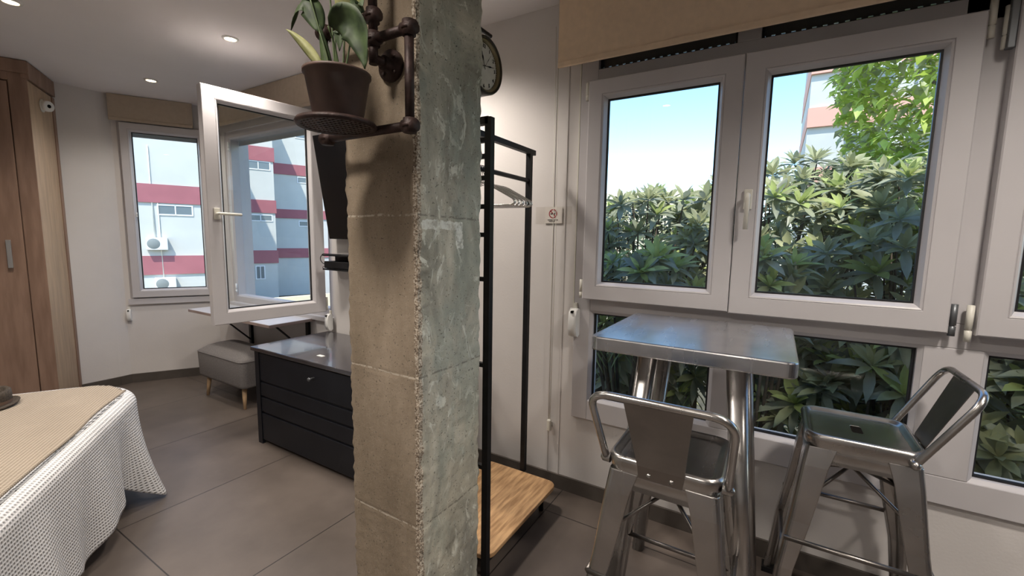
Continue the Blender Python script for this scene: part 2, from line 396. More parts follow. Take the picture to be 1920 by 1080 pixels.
# ------------------------------------------------------------------ room shell
XW = 2.10                     # inner face of the window wall
XB = 2.13                     # the same wall in the bay
F = Vector((1.537, 4.958, 0)); U1 = Vector((.8607, -.5091, 0)); N1 = Vector((.5091, .8607, 0))
E1 = Vector((1.451, 4.951, 0))
W1 = Vector((.970, 4.53, 0)); W2 = Vector((1.195, 4.95, 0))
M_main = Matrix(((0, 1, 0, 0), (1, 0, 0, 0), (0, 0, 1, 0), (0, 0, 0, 1)))       # u = +Y, depth = +X
def M_at(o, u, n): return Matrix(((u.x, n.x, 0, o.x), (u.y, n.y, 0, o.y), (0, 0, 1, 0), (0, 0, 0, 1)))
M_w1 = M_at(F, U1, N1)
T = .24
def wall_open(mb, M, u0, u1, z0, z1, d0, d1, holes):
    """wall slab between depth d0..d1 with rectangular holes (u0,u1,z0,z1), holes sorted by u"""
    cur = u0
    for (a, b, c, d) in holes:
        mb.box(cur, a, d0, d1, z0, z1, M)
        if c > z0: mb.box(a, b, d0, d1, z0, c, M)
        if d < z1: mb.box(a, b, d0, d1, d, z1, M)
        cur = b
    mb.box(cur, u1, d0, d1, z0, z1, M)
b = MB(); b.prism([(-2.6, -4.7), (2.35, -4.7), (2.35, 4.8), (1.6, 5.25), (-2.6, 5.25)], -.12, 0); tag(b.build('floor', 'floor_tile'), kind='structure')
b = MB(); b.prism([(-2.6, -4.7), (2.35, -4.7), (2.35, 4.8), (1.6, 5.25), (-2.6, 5.25)], CEIL, CEIL+.25); tag(b.build('ceiling', 'ceiling_paint'), kind='structure')
WZ0, WZ1 = .436, 2.46
b = MB(); wall_open(b, M_main, -4.7, 2.80, 0, CEIL, XW, XW+T, [(-4.4, .873, WZ0, WZ1)]); tag(b.build('wall_right', 'wall_paint'), kind='structure')  # opening lengthened out of view to let in more daylight
BW = (2.87, 4.33, .74, 2.27)
b = MB(); wall_open(b, M_main, 2.80, 4.60, 0, CEIL, XB, XB+T-.03, [BW]); tag(b.build('wall_bay', 'wall_paint'), kind='structure')
B3 = (.035, .62, .77, 2.32)
b = MB(); wall_open(b, M_w1, 0, .70, 0, CEIL, 0, T, [B3]); b.prism([(E1.x, E1.y), (F.x, F.y), (F.x+.12, F.y+.2), (E1.x, E1.y+.25)], 0, CEIL)
tag(b.build('wall_far', 'wall_paint'), kind='structure')
d = (E1-W2); dn = Vector((-d.y, d.x, 0)).normalized()*.2
b = MB(); W2b = W2-d.normalized()*.05; b.prism([(W2b.x, W2b.y), (E1.x, E1.y), (E1.x+dn.x, E1.y+dn.y), (W2b.x+dn.x, W2b.y+dn.y)], 0, CEIL)
b.box(-2.6, 1.25, 5.1, 5.25, 0, CEIL); tag(b.build('wall_alcove', 'wall_paint'), kind='structure')
b = MB(); b.box(-2.72, -2.6, -4.7, 5.25, 0, CEIL); tag(b.build('wall_left', 'wall_paint'), kind='structure')
b = MB(); b.box(-2.6, 2.35, -4.82, -4.7, 0, CEIL); tag(b.build('wall_back', 'wall_paint'), kind='structure')
# unseen block above, its height shaped for sun and shade on the garden
b = MB(); b.box(-3.2, 2.34, -5.5, 5.3, CEIL+.25, 3.3); tag(b.build('upper_shade_block', 'render_white'), kind='structure')
# baseboards
def skirting(name, pts):
    mb = MB()
    for (x0, y0), (x1, y1) in zip(pts[:-1], pts[1:]):
        a = Vector((x0, y0, 0)); c = Vector((x1, y1, 0)); u = (c-a).normalized(); n = Vector((-u.y, u.x, 0))
        mb.box(0, (c-a).length, 0, .012, 0, .08, M_at(a, u, n))
    tag(mb.build(name, 'skirting_tile'), kind='structure')
skirting('baseboard_right', [(XW, -4.7), (XW, 2.80)])
skirting('baseboard_bay', [(XB, 2.80), (XB, 4.612)])
g = F+U1*.70
skirting('baseboard_far', [(g.x, g.y), (F.x, F.y), (E1.x, E1.y), (W2.x, W2.y)])

# ------------------------------------------------------------------ windows
def prof_fixed(wd, d0, d1): return [(0, d0), (wd-.012, d0), (wd, d0+.012), (wd, d1), (0, d1)]
def sash_prof(wd, d0, d1):
    return [(0, d0+.004), (.004, d0), (wd-.022, d0), (wd-.020, d0+.003), (wd-.018, d0), (wd-.012, d0+.003), (wd, d0+.026), (wd, d1), (0, d1)]
def pane(mb, u0, u1, z0, z1, d, M): mb.box(u0, u1, d-.002, d+.002, z0, z1, M)
def gasket(mb, u0, u1, z0, z1, d, M, wd=.007): mb.frame(u0, u1, z0, z1, [(-.002, d-.006), (wd, d-.006), (wd, d+.006), (-.002, d+.006)], M)
def mk_sash(root, M, u0, u1, z0, z1, wd, d0, d1, inv=None):
    def put(mb, nm, mt, par):
        return subbuild(mb, nm, mt, par, root)
    mb = MB(); mb.frame(u0, u1, z0, z1, sash_prof(wd, d0, d1), M); s = put(mb, 'sash', 'white_aluminium', root)
    gl = (u0+wd, u1-wd, z0+wd, z1-wd); dm = (d0+d1)/2+.004
    mb = MB(); gasket(mb, *gl, dm, M); put(mb, 'gasket', 'gasket', s)
    mb = MB(); pane(mb, *gl, dm, M); put(mb, 'glass', 'pane_glass', s)
    return s
def hinge(root, M, u, z0, z1, d, mt='cream_plastic', r=.0085):
    mb = MB(); c = M @ Vector((u, d, 0)); h = z1-z0
    mb.lathe([(0, z0), (r, z0), (r, z0+h*.30), (r*.7, z0+h*.31), (r*.7, z0+h*.33), (r, z0+h*.34), (r, z1), (0, z1)], c=(c.x, c.y, 0), n=14)
    return subbuild(mb, 'hinge', mt, root, root)
# window_1: the large glazed wall on the right, its unseen end added for daylight
w1 = empty('window_1', (XW, 0, WZ0), kind='structure')
D0, D1 = XW-.02, XW+.07
mb = MB()
def bar(u0, u1, z0, z1, d0=D0, d1=D1): mb.box(u0, u1, d0, d1, z0, z1, M_main)
bar(.787, .873, WZ0, WZ1); bar(-4.4, .787, WZ0, .54); bar(-4.4, .787, 2.40, WZ1); bar(-4.4, -4.3, .54, 2.40); bar(-2.9, -2.78, .54, 2.40)
bar(-4.3, .787, 1.012, 1.10); bar(-4.3, .787, 2.095, 2.176)
bar(.130, .205, .54, 1.012); bar(.112, .197, 2.176, 2.40)
bar(-.634, -.478, .54, 1.012); bar(-.62, -.478, 1.10, 2.40, D0, D1); bar(-1.48, -1.34, .54, 2.40)
fr = wbuild(mb, 'window_frame', 'white_aluminium', w1, bevel=.003)
# glazing beads + gaskets + panes of the fixed lights
for (a, c, z0, z1) in ((.205, .787, .54, 1.012), (-.478, .130, .54, 1.012), (-1.34, -.634, .54, 1.012)):
    mb = MB(); mb.frame(a, c, z0, z1, [(0, D0+.002), (.014, D0+.014), (.014, D1-.01), (0, D1-.01)], M_main); wbuild(mb, 'glazing_bead', 'white_aluminium', w1)
    mb = MB(); gasket(mb, a+.014, c-.014, z0+.014, z1-.014, D0+.035, M_main, .009); wbuild(mb, 'gasket', 'gasket', w1)
    mb = MB(); pane(mb, a+.014, c-.014, z0+.014, z1-.014, D0+.035, M_main); wbuild(mb, 'glass', 'pane_glass', w1)
for (a, c) in ((.197, .787), (-.478, .112), (-1.34, -.62)):
    mb = MB(); gasket(mb, a, c, 2.176, 2.40, D0+.03, M_main, .010); wbuild(mb, 'gasket', 'gasket', w1)
    mb = MB(); mb.box(a, c, D0+.045, D0+.055, 2.176, 2.1928, M_main); mb.box(a, c, D0+.045, D0+.055, 2.1982, 2.40, M_main)
    k = a
    while k < c: mb.box(k+.014, min(c, k+.034), D0+.045, D0+.055, 2.192, 2.20, M_main); k += .034
    wbuild(mb, 'shutter_slats', 'steel_grey', w1)
S0, S1 = XW-.068, XW-.008
sL = mk_sash(w1, M_main, .160, .815, 1.075, 2.113, .088, S0, S1)
sR = mk_sash(w1, M_main, -.523, .157, 1.070, 2.113, .092, S0, S1)
sX = mk_sash(w1, M_main, -1.30, -.592, 1.070, 2.13, .088, S0, S1)
for u, z0, z1, mt in ((.826, 2.03, 2.11, 'cream_plastic'), (.826, 1.08, 1.17, 'cream_plastic'), (-.536, 2.03, 2.15, 'cream_plastic'), (-.536, 1.06, 1.17, 'steel_grey'), (-.577, 1.045, 1.17, 'cream_plastic'), (-.572, 1.99, 2.12, 'cream_plastic')):
    hinge(w1, M_main, u, z0, z1, S0+.02, mt, .010)
mb = MB(); mb.bbox(-.590, -.570, S0-.003, S0+.02, 1.985, 2.135, .003, M_main); wbuild(mb, 'hinge_plate', 'steel_grey', w1)
mb = MB(); mb.bbox(.098, .128, S0-.014, S0, 1.50, 1.58, .003, M_main)
mb.tube(fillet([(S0-.005, .113, 1.555), (S0-.045, .113, 1.555), (S0-.050, .113, 1.545), (S0-.044, .113, 1.42)], .015), [.010]*15+[.009]*0 if False else .0095, n=10)
subbuild(mb, 'handle', 'cream_plastic', sR, w1)
# outer shutter guide / strap on the left of the frame
mb = MB(); mb.box(.878, .884, XW-.012, XW, .92, 2.3, M_main); wbuild(mb, 'shutter_strap', 'cream_plastic', w1)
# window_2: the bay window with its sash standing open
w2 = empty('window_2', (XB, 3.6, .74), kind='structure')
mb = MB(); mb.frame(BW[0], BW[1], BW[2], BW[3], prof_fixed(.065, XB+.01, XB+.09), M_main); wbuild(mb, 'window_frame', 'white_aluminium', w2)
mb = MB(); mb.bbox(BW[0], BW[1], XB-.03, XB+.02, BW[2]-.035, BW[2]+.002, .004, M_main); wbuild(mb, 'window_sill', 'white_aluminium', w2)
mb = MB(); mb.box(BW[0]+.05, BW[1]-.05, XB+.10, XB+.112, 2.165, 2.21, M_main); wbuild(mb, 'shutter_slats', 'shutter_pale', w2)
HN = Vector((XB-.04, 2.90, 0)); FE = Vector((1.355, 2.99, 0)); us = (FE-HN); SL = us.length; us.normalize(); ns = Vector((-us.y, us.x, 0))
if ns.y < 0: ns = -ns
M_s = M_at(HN, us, ns)
so = mk_sash(w2, M_s, 0, SL, .79, 2.255, .092, 0, .06)
mb = MB(); mb.bbox(SL-.062, SL-.030, -.014, 0, 1.455, 1.525, .003, M_s)
mb.tube([M_s @ Vector(p) for p in fillet([(SL-.046, -.004, 1.49), (SL-.046, -.048, 1.49), (SL-.052, -.052, 1.49), (SL-.17, -.050, 1.488)], .014)], .009, n=10)
subbuild(mb, 'handle', 'cream_plastic', so, w2)
for z in (.80, 2.14): hinge(w2, M_s, -.010, z, z+.10, .01, 'cream_plastic', .009)
for z in (.83, 2.10): hinge(w2, M_main, BW[1]-.07, z, z+.08, XB+.0, 'white_plastic', .008)
# window_3: the angled bay window
w3 = empty('window_3', (1.8, 4.85, .77), kind='structure')
mb = MB(); mb.frame(B3[0], B3[1]+.08, B3[2], B3[3], prof_fixed(.03, .005, .09), M_w1); wbuild(mb, 'window_frame', 'white_aluminium', w3)
s3 = mk_sash(w3, M_w1, B3[0]+.022, B3[1]+.06, B3[2]+.012, B3[3]-.012, .075, -.035, .03)
mb = MB(); mb.box(B3[0]+.02, B3[1]+.08, .10, .112, 2.21, 2.30, M_w1); wbuild(mb, 'shutter_slats', 'shutter_pale', w3)
mb = MB(); mb.box(B3[0]-.01, B3[1]+.05, -.022, .01, B3[2]-.05, B3[2]+.002, M_w1); wbuild(mb, 'window_sill', 'white_aluminium', w3)
hinge(w3, M_w1, B3[0]+.10, 1.50, 1.54, -.04, 'white_plastic', .006)

# ------------------------------------------------------------------ roller blinds
def blind(label, M, u0, u1, d, z0, ztop, fab, cords=None, group=None):
    o = M @ Vector(((u0+u1)/2, d, ztop)); t = thing('roller_blind', label, 'blind', o)
    mb = MB()
    rs = []
    for z in (z0, z0+.02, z0+.022, ztop): rs.append(z)
    mb.box(u0, u1, d, d+.0015, z0+.004, ztop-.004, M); wbuild(mb, 'fabric', fab, t)
    mb = MB(); mb.bbox(u0, u1, d-.006, d+.007, z0, z0+.026, .004, M); wbuild(mb, 'bottom_bar', fab, t)
    mb = MB(); a = M @ Vector((u0+.01, d+.035, ztop-.035)); c = M @ Vector((u1-.01, d+.035, ztop-.035)); mb.tube([a, c], .027, n=16); wbuild(mb, 'roller_tube', fab, t)
    return t
bl = blind('beige roller blind half raised above the large right-hand window', M_main, -1.9, .955, 1.98, 2.177, CEIL, 'blind_fabric')
mb = MB()
for dy in (0, .016): mb.tube([(2.045, .985+dy*.9, 2.40), (2.07, .984+dy, 1.3), (2.075, .992+dy*.5, .385)], .0016, n=6)
wbuild(mb, 'cord', 'cream_plastic', bl)
mb = MB(); mb.bbox(2.062, 2.086, .984, 1.006, .325, .390, .006); mb.box(2.086, 2.1, .990, 1.0, .35, .37); wbuild(mb, 'cord_weight', 'cream_plastic', bl)
blind('shaded beige roller blind rolled up over the open window', M_main, 2.90, 4.52, XB-.09, 2.29, CEIL, 'blind_fabric_shaded')
blind('shaded beige roller blind over the angled far-left window', M_w1, 0.0, .585, -.055, 2.31, CEIL, 'blind_fabric_shaded')

# vertical plastic trims on the wall by the window
mb = MB(); mb.box(XW-.004, XW, .945, .951, .08, CEIL); mb.box(XW-.003, XW, 1.012, 1.016, .08, CEIL); tag(mb.build('trim_1', 'wall_paint'), kind='structure')

# strap winders
def winder(label, M, u, z, d=0, s=1):
    t = thing('strap_winder', label, 'strap winder', M @ Vector((u, d, z)), group=None)
    mb = MB(); rs = []
    prof = [(-.5, .35), (-.44, .75), (-.2, 1.0), (.15, 1.0), (.40, .85), (.5, .4)]
    for k, sc_ in ((-.034, 1.0), (-.012, 1.06), (.012, 1.06), (.034, 1.0)):
        ring = [M @ Vector((u+k*s*.55, d, z-.055*s))] + [M @ Vector((u+k*s*.55, d-.045*s*dd*sc_, z+zz*.13*s)) for zz, dd in prof] + [M @ Vector((u+k*s*.55, d, z+.06*s))]
        rs.append(ring)
    mb.rings(rs, smooth=True); wbuild(mb, 'housing', 'white_plastic', t)
    mb = MB(); mb.bbox(u-.010, u+.010, d-.012, d, z+.058*s, z+.088*s, .003, M); wbuild(mb, 'strap_guide', 'cream_plastic', t)
    mb = MB(); mb.box(u-.006, u+.006, d-.05*s, d-.005, z+.046*s, z+.056*s, M); wbuild(mb, 'strap_slot', 'ink', t)
    return t
winder('white shutter strap winder at the lower left corner of the large window', M_main, .862, .945, XW-.02, 1.15)
winder('small white strap winder below the angled far-left window', M_w1, .02, .625, 0, .85)
wn = winder('white strap winder just above the back of the black chest', M_main, 2.86, .715, XW, 1.0)

# ------------------------------------------------------------------ concrete pillar
def pillar():
    x0, x1, y0, y1 = .8745, 1.1715, .8217, 1.1115
    mb = MB(); mb.smooth = True
    per = []
    def seg(a, b_, k): return [(a[0]+(b_[0]-a[0])*i/k, a[1]+(b_[1]-a[1])*i/k) for i in range(k)]
    crn = [(x0, y0), (x1, y0), (x1, y1), (x0, y1)]
    for i in range(4): per += [(p, i) for p in seg(crn[i], crn[(i+1) % 4], 44)]
    NZ = 340; cx, cy = (x0+x1)/2, (y0+y1)/2; rings = []
    for k in range(NZ+1):
        z = CEIL*k/NZ; ring = []
        for (x, y), sd in per:
            dx = min(abs(x-x0), abs(x-x1)); dy = min(abs(y-y0), abs(y-y1)); e = max(dx, dy) if min(dx, dy) < 1e-6 else 0
            near = math.exp(-(e/.010)**2)
            nv = noise.noise((x*9, y*9, z*6)); nf = noise.noise((x*55, y*55, z*48)); nn = noise.noise((x*22+5, y*22, z*20))
            d_ = .0015*nv+.0010*nf+near*(-.006+.005*nn+.004*nf)
            if sd == 0: d_ += .0022*nn + .0015*nf
            for zk in (.529, .977, 1.427):
                q = abs(z-zk+.008*nv)
                if q < .006: d_ -= .0022*(1-q/.006)
            nx = (1 if abs(x-x1) < 1e-6 else -1 if abs(x-x0) < 1e-6 else 0); ny = (1 if abs(y-y1) < 1e-6 else -1 if abs(y-y0) < 1e-6 else 0)
            ln = math.hypot(nx, ny)
            ring.append((x+nx/ln*d_, y+ny/ln*d_, z))
        rings.append(ring)
    K = len(per); i0 = 0
    for r in rings: mb.v += r
    for a in range(NZ):
        for j in range(K):
            mb.cur = 1 if (j < 44 or 44 <= j < 88) else 0
            j2 = (j+1) % K; mb.face([a*K+j, a*K+j2, (a+1)*K+j2, (a+1)*K+j], True)
    return mb.build('concrete_pillar', ['concrete_lamplit', 'concrete_daylit'])
tag(pillar(), 'rough bare concrete pillar from floor to ceiling in mid-room', 'pillar')

# ------------------------------------------------------------------ pipe shelf bracket + pot
PX = .81
t = thing('pipe_shelf', 'rust-brown pipe bracket with round grate bolted to concrete pillar', 'shelf', (.8745, .90, 1.64))
mb = MB(); pr_ = .0115
mb.tube([(PX, 1.095, 1.915), (PX, .905, 1.915)], pr_, 14); mb.tube([(PX, .905, CEIL-.02), (PX, .905, 1.86)], pr_, 14)
mb.tube([(PX, .905, 1.86), (PX, .783, 1.86)], pr_, 14); mb.tube([(PX, .783, 1.86), (PX, .783, 1.637)], pr_, 14)
mb.tube([(PX, .783, 1.637), (PX, 1.095, 1.637)], pr_, 14); mb.tube([(PX, 1.095, 1.637), (PX, 1.095, 1.915)], pr_, 14)
mb.tube([(PX, .905, 1.815), (.868, .905, 1.815)], pr_, 14); mb.tube([(PX, .905, 1.86), (PX, .905, 1.80)], pr_, 14)
wbuild(mb, 'pipe', 'rust_pipe', t)
for (y, z) in ((1.095, 1.915), (.783, 1.86), (.783, 1.637), (1.095, 1.637), (.905, 1.86), (.905, 1.915)):
    mb = MB(); mb.lathe([(.0, -.017), (.0165, -.017), (.0165, .017), (0, .017)], c=(PX, y, z), n=16)
    mb.lathe([(.0, -.019), (.016, -.019), (.016, .019), (0, .019)], c=(PX, y, z), axis='y', n=16)
    mb.tube([(PX, y, z-.004), (PX, y, z+.004)], .019, 16); wbuild(mb, 'fitting', 'rust_pipe', t)
mb = MB(); mb.lathe([(0, .8745), (.040, .8745), (.040, .862), (.018, .858), (.018, .84), (0, .84)], c=(0, .905, 1.815), axis='x', n=28)
for a in (.8, 2.37, 3.94, 5.5): mb.lathe([(0, .858), (.0055, .858), (.0055, .864)], c=(0, .905+.028*math.cos(a), 1.815+.028*math.sin(a)), axis='x', n=8)
wbuild(mb, 'flange', 'rust_pipe', t)
# round perforated grate
GX, GY, GZ, GR = .715, .930, 1.634, .090
def grate():
    mb = MB(); bm = bmesh.new(); N = 21; st = 2*GR/N
    mb.lathe([(GR-.010, -.004), (GR, -.006), (GR+.004, 0), (GR, .007), (GR-.010, .004), (GR-.010, -.004)], c=(GX, GY, GZ), n=48)
    for i in range(-6, 7):
        o = i*.0132; h = math.sqrt(max(0, (GR-.006)**2-o*o))
        if h > .01:
            mb.box(GX+o-.0032, GX+o+.0032, GY-h, GY+h, GZ-.0035, GZ+.0035); mb.box(GX-h, GX+h, GY+o-.0032, GY+o+.0032, GZ-.003, GZ+.003)
    return mb
wbuild(grate(), 'grate', 'rust_pipe', t)
PC = Vector((.705, .910, 1.640))
pot = thing('potted_plant', 'broad-leaved green plant in brown tapered pot on the pipe shelf', 'plant', PC)
mb = MB(); mb.lathe([(0, 0), (.053, 0), (.056, .004), (.072, .098), (.076, .100), (.076, .106), (.072, .106), (.069, .098), (.068, .09)], c=PC, n=48); wbuild(mb, 'pot', 'pot_brown', pot)
mb = MB(); mb.lathe([(0, .092), (.04, .094), (.068, .090)], c=PC, n=24); wbuild(mb, 'soil', 'soil', pot)
VW = (PC-Vector((0, 0, 1.37))).normalized()
# leaves: midrib control points given in the frame (r: to the right as seen, z: up, f: away)
rt = Vector((.55, -.83, 0)).normalized(); fa = Vector((.83, .55, 0)).normalized()
def pp(r, z, f=0): return PC+rt*r+fa*f+Vector((0, 0, z))
def leaf(mb, mid, width, side, fold=.25, nseg=18, tipw=1.0, ruffle=.0):
    """mid: 4 bezier points; side: sideways vector"""
    P = bez(*mid, n=nseg); rows = []
    for i, p in enumerate(P):
        tt = i/nseg; tn = (P[min(i+1, nseg)]-P[max(i-1, 0)]).normalized()
        s = (side-tn*side.dot(tn)).normalized(); nn = tn.cross(s).normalized()
        wd = width*(math.sin(PI*min(1, tt**.75*1.0))**.8)*(1 if tt < .95 else .8); wd = max(wd, .0006)
        row = []
        for q in (-1, -.66, -.33, 0, .33, .66, 1):
            row.append(p+s*wd*q+nn*(abs(q)*fold*wd+ruffle*math.sin(tt*22+q*3)*abs(q)))
        rows.append(row)
    mb.rings(rows, closed=False, cap=False)
def plant_leaf(mid, width, side, m='plant_leaf', stem=None, fold=.25, ruffle=.0):
    mb = MB(); leaf(mb, mid, width, side, fold, ruffle=ruffle); o = wbuild(mb, 'leaf', m, pot, recalc=False)
    sm = o.modifiers.new('solid', 'SOLIDIFY'); sm.thickness = .0006
    if stem:
        mb = MB(); mb.tube(stem, .0022, 6); subbuild(mb, 'stem', 'plant_stem', o, pot)
up = Vector((0, 0, 1))
plant_leaf([pp(-.038, .195), pp(-.050, .262), pp(-.085, .300), pp(-.112, .205, .02)], .027, (rt*.35+fa*.2+up*.9), stem=bez(pp(-.010, .09), pp(-.018, .12), pp(-.026, .16), pp(-.038, .197)), fold=.35)
plant_leaf([pp(-.034, .115), pp(-.058, .150), pp(-.085, .185), pp(-.114, .200)], .012, (up*.8+rt*.5), 'plant_leaf_pale', stem=bez(pp(-.018, .09), pp(-.022, .10), pp(-.028, .11), pp(-.034, .117)), fold=.6)
plant_leaf([pp(-.020, .09), pp(-.026, .13), pp(-.032, .17), pp(-.038, .215)], .012, rt, stem=None, fold=.7)
plant_leaf([pp(-.006, .198, -.03), pp(.048, .225, -.04), pp(.078, .180, -.05), pp(.078, .100, -.05)], .038, (rt*.8+up*.5-fa*.4), stem=bez(pp(.004, .09), pp(.004, .12), pp(.002, .16), pp(-.008, .197, -.03)), fold=.3, ruffle=.002)
plant_leaf([pp(-.002, .200), pp(.006, .215), pp(.010, .195), pp(.006, .155)], .014, (rt*.7+up*.6), stem=bez(pp(.0, .09), pp(-.002, .12), pp(-.004, .17), pp(-.002, .2)), fold=.3)
plant_leaf([pp(.020, .225), pp(.026, .28), pp(.045, .31), pp(.060, .245, -.02)], .030, (rt*.9+fa*.4), 'plant_leaf_pale', stem=bez(pp(.010, .09), pp(.016, .14), pp(.018, .18), pp(.020, .228)), fold=.2, ruffle=.003)
plant_leaf([pp(.045, .225, -.02), pp(.052, .25, -.02), pp(.062, .265, -.02), pp(.070, .240, -.03)], .018, (rt*.9+up*.3), 'plant_leaf', stem=bez(pp(.012, .09), pp(.022, .13), pp(.035, .18), pp(.045, .227, -.02)), fold=.3)
plant_leaf([pp(-.058, .27), pp(-.07, .30), pp(-.09, .34), pp(-.11, .36)], .024, (up*.8+rt*.4), stem=bez(pp(-.012, .09), pp(-.026, .15), pp(-.042, .22), pp(-.058, .27)))
plant_leaf([pp(-.014, .34), pp(-.012, .38), pp(-.006, .42), pp(.0, .44)], .026, rt, stem=bez(pp(-.004, .09), pp(-.008, .18), pp(-.012, .26), pp(-.014, .34)))
plant_leaf([pp(.022, .098), pp(.034, .108), pp(.044, .105), pp(.052, .094)], .007, fa, stem=None)

# ------------------------------------------------------------------ station clock on the pillar
CC = Vector((1.300, .90, 1.957)); CR = .088
ck = thing('wall_clock', 'round station clock on black bracket behind the concrete pillar', 'clock', (1.17, .93, 1.957))
mb = MB(); mb.lathe([(CR-.004, .004), (CR-.002, -.006), (CR+.004, -.008), (CR+.007, .0), (CR+.007, .05), (CR-.004, .058), (0, .058)], c=CC, axis='y', n=64); case = wbuild(mb, 'case', 'clock_rim', ck)
mb = MB(); mb.lathe([(CR-.012, .008), (CR-.009, .000), (CR-.003, -.004), (CR-.002, .004)], c=CC, axis='y', n=64); wbuild(mb, 'bezel', 'clock_brass', ck)
mb = MB(); mb.lathe([(0, .009), (CR-.006, .009)], c=CC, axis='y', n=64); face = wbuild(mb, 'clock_face', 'clock_face', ck)
def text_mesh(txt, size, M, name, material, parent, root, depth=.0006):
    cu = bpy.data.curves.new(name, 'FONT'); cu.body = txt; cu.size = size; cu.align_x = 'CENTER'; cu.align_y = 'CENTER'; cu.extrude = depth
    o = bpy.data.objects.new(name, cu); C.objects.link(o); dg = bpy.context.evaluated_depsgraph_get()
    me = bpy.data.meshes.new_from_object(o.evaluated_get(dg)); bpy.data.objects.remove(o)
    inv = (Matrix.Translation(root.location) @ root.rotation_euler.to_matrix().to_4x4()).inverted()
    me.transform(inv @ M); me.materials.clear(); me.materials.append(MATS[material]); me.name = name
    r = bpy.data.objects.new(name, me); C.objects.link(r); r.parent = parent; return r
Rx = Matrix.Rotation(PI/2, 4, 'X')
for h in range(1, 13):
    a = h*PI/6; rr = CR*.74
    text_mesh(str(h), .017, Matrix.Translation(CC+Vector((math.sin(a)*rr, .0078, math.cos(a)*rr))) @ Rx, 'numeral', 'ink', face, ck)
mb = MB()
for k in range(60):
    a = k*PI/30; r0 = CR*.86; r1 = CR*(.905); wdt = .0009 if k % 5 else .0016
    dr = Vector((math.sin(a), 0, math.cos(a))); sd = Vector((math.cos(a), 0, -math.sin(a)))
    q = [CC+dr*r0-sd*wdt, CC+dr*r0+sd*wdt, CC+dr*r1+sd*wdt, CC+dr*r1-sd*wdt]
    mb.rings([[p+Vector((0, .0065, 0)) for p in q], [p+Vector((0, .0088, 0)) for p in q]], smooth=False)
subbuild(mb, 'minute_track', 'ink', face, ck)
def hand(ang, ln, wd, nm, yy):
    mb = MB(); a = math.radians(ang); dr = Vector((math.sin(a), 0, math.cos(a))); sd = Vector((math.cos(a), 0, -math.sin(a)))
    pts = [(-.22, .6), (0, .5), (.3, .6), (.55, 1.8), (.72, .6), (1, .15)]
    q = [CC+dr*ln*u_-sd*wd*w_ for u_, w_ in pts]+[CC+dr*ln*u_+sd*wd*w_ for u_, w_ in reversed(pts)]
    mb.rings([[p+Vector((0, yy, 0)) for p in q], [p+Vector((0, yy+.0008, 0)) for p in q]], smooth=False)
    subbuild(mb, nm, 'ink', face, ck)
hand(-21, .052, .0018, 'hour_hand', .0050); hand(80, .058, .0015, 'minute_hand', .0035); hand(38, .055, .0006, 'second_hand', .002)
mb = MB(); mb.tube([(1.165, .93, 2.085), (1.372, .93, 2.085)], .007, 8); mb.box(1.168, 1.176, .905, .955, 1.98, 2.17)
mb.tube([(1.300, .93, 2.085), (1.300, .93, 2.045)], .006, 8); mb.tube(arc((1.235, .93, 2.115), .030, -PI/2, PI*1.1, 14), .006, 8); mb.tube(arc((1.20, .93, 2.06), .022, PI*.4, PI*1.6, 10), .005, 8)
wbuild(mb, 'bracket', 'black_powder', ck)

# ------------------------------------------------------------------ clothes rack
rk = thing('clothes_rack', 'black metal clothes rack with a wooden base shelf behind pillar', 'clothes rack', (1.6, 1.08, 0))
PS = .0125
def sq(mb, p, q, s=PS, s2=None):
    p, q = Vector(p), Vector(q); dd = (q-p).normalized(); u = Vector((0, 0, 1)) if abs(dd.z) < .9 else Vector((1, 0, 0)); v = dd.cross(u).normalized(); u = v.cross(dd); s2 = s2 or s
    mb.rings([[x+u*s*a+v*s2*b_ for a, b_ in ((1, 1), (1, -1), (-1, -1), (-1, 1))] for x in (p, q)], smooth=False)
for x, y, z0, z1 in ((1.305, .885, .0, 1.785), (1.305, 1.275, 0, 1.785), (1.945, 1.08, .13, 1.795)):
    mb = MB(); sq(mb, (x, y, z0), (x, y, z1)); wbuild(mb, 'post', 'black_powder', rk)
mb = MB(); sq(mb, (1.29, 1.08, 1.795), (1.99, 1.08, 1.795), .012); sq(mb, (1.305, .885, 1.775), (1.305, 1.275, 1.775)); wbuild(mb, 'top_bar', 'black_powder', rk)
mb = MB(); mb.tube([(1.305, 1.08, 1.655), (1.945, 1.08, 1.655)], .0105, 12); wbuild(mb, 'hanging_rail', 'black_powder', rk)
for z in (1.71, 1.655, 1.58, 1.48, 1.38, 1.22, .9, .5): mb = MB(); sq(mb, (1.305, .885, z), (1.305, 1.275, z), .008); wbuild(mb, 'rung', 'black_powder', rk)
def rrect(x0, x1, y0, y1, r, n=8):
    out = []
    for cx, cy, a in ((x1-r, y1-r, 0), (x0+r, y1-r, PI/2), (x0+r, y0+r, PI), (x1-r, y0+r, 1.5*PI)):
        out += [(cx+r*math.cos(a+PI/2*i/n), cy+r*math.sin(a+PI/2*i/n)) for i in range(n+1)]
    return out
mb = MB(); mb.prism(rrect(1.300, 1.925, .868, 1.300, .05), .118, .138); wbuild(mb, 'base_shelf', 'oak', rk, bevel=.003)
mb = MB(); sq(mb, (1.33, .90, .104), (1.90, .90, .104), .012); sq(mb, (1.33, 1.27, .104), (1.90, 1.27, .104), .012); sq(mb, (1.33, .89, .104), (1.33, 1.28, .104), .012); sq(mb, (1.90, .89, .104), (1.90, 1.28, .104), .012)
for x in (1.36, 1.87):
    for y in (.93, 1.24): mb.tube([(x, y, .104), (x, y, 0)], .012, 10)
wbuild(mb, 'base_frame', 'black_powder', rk)
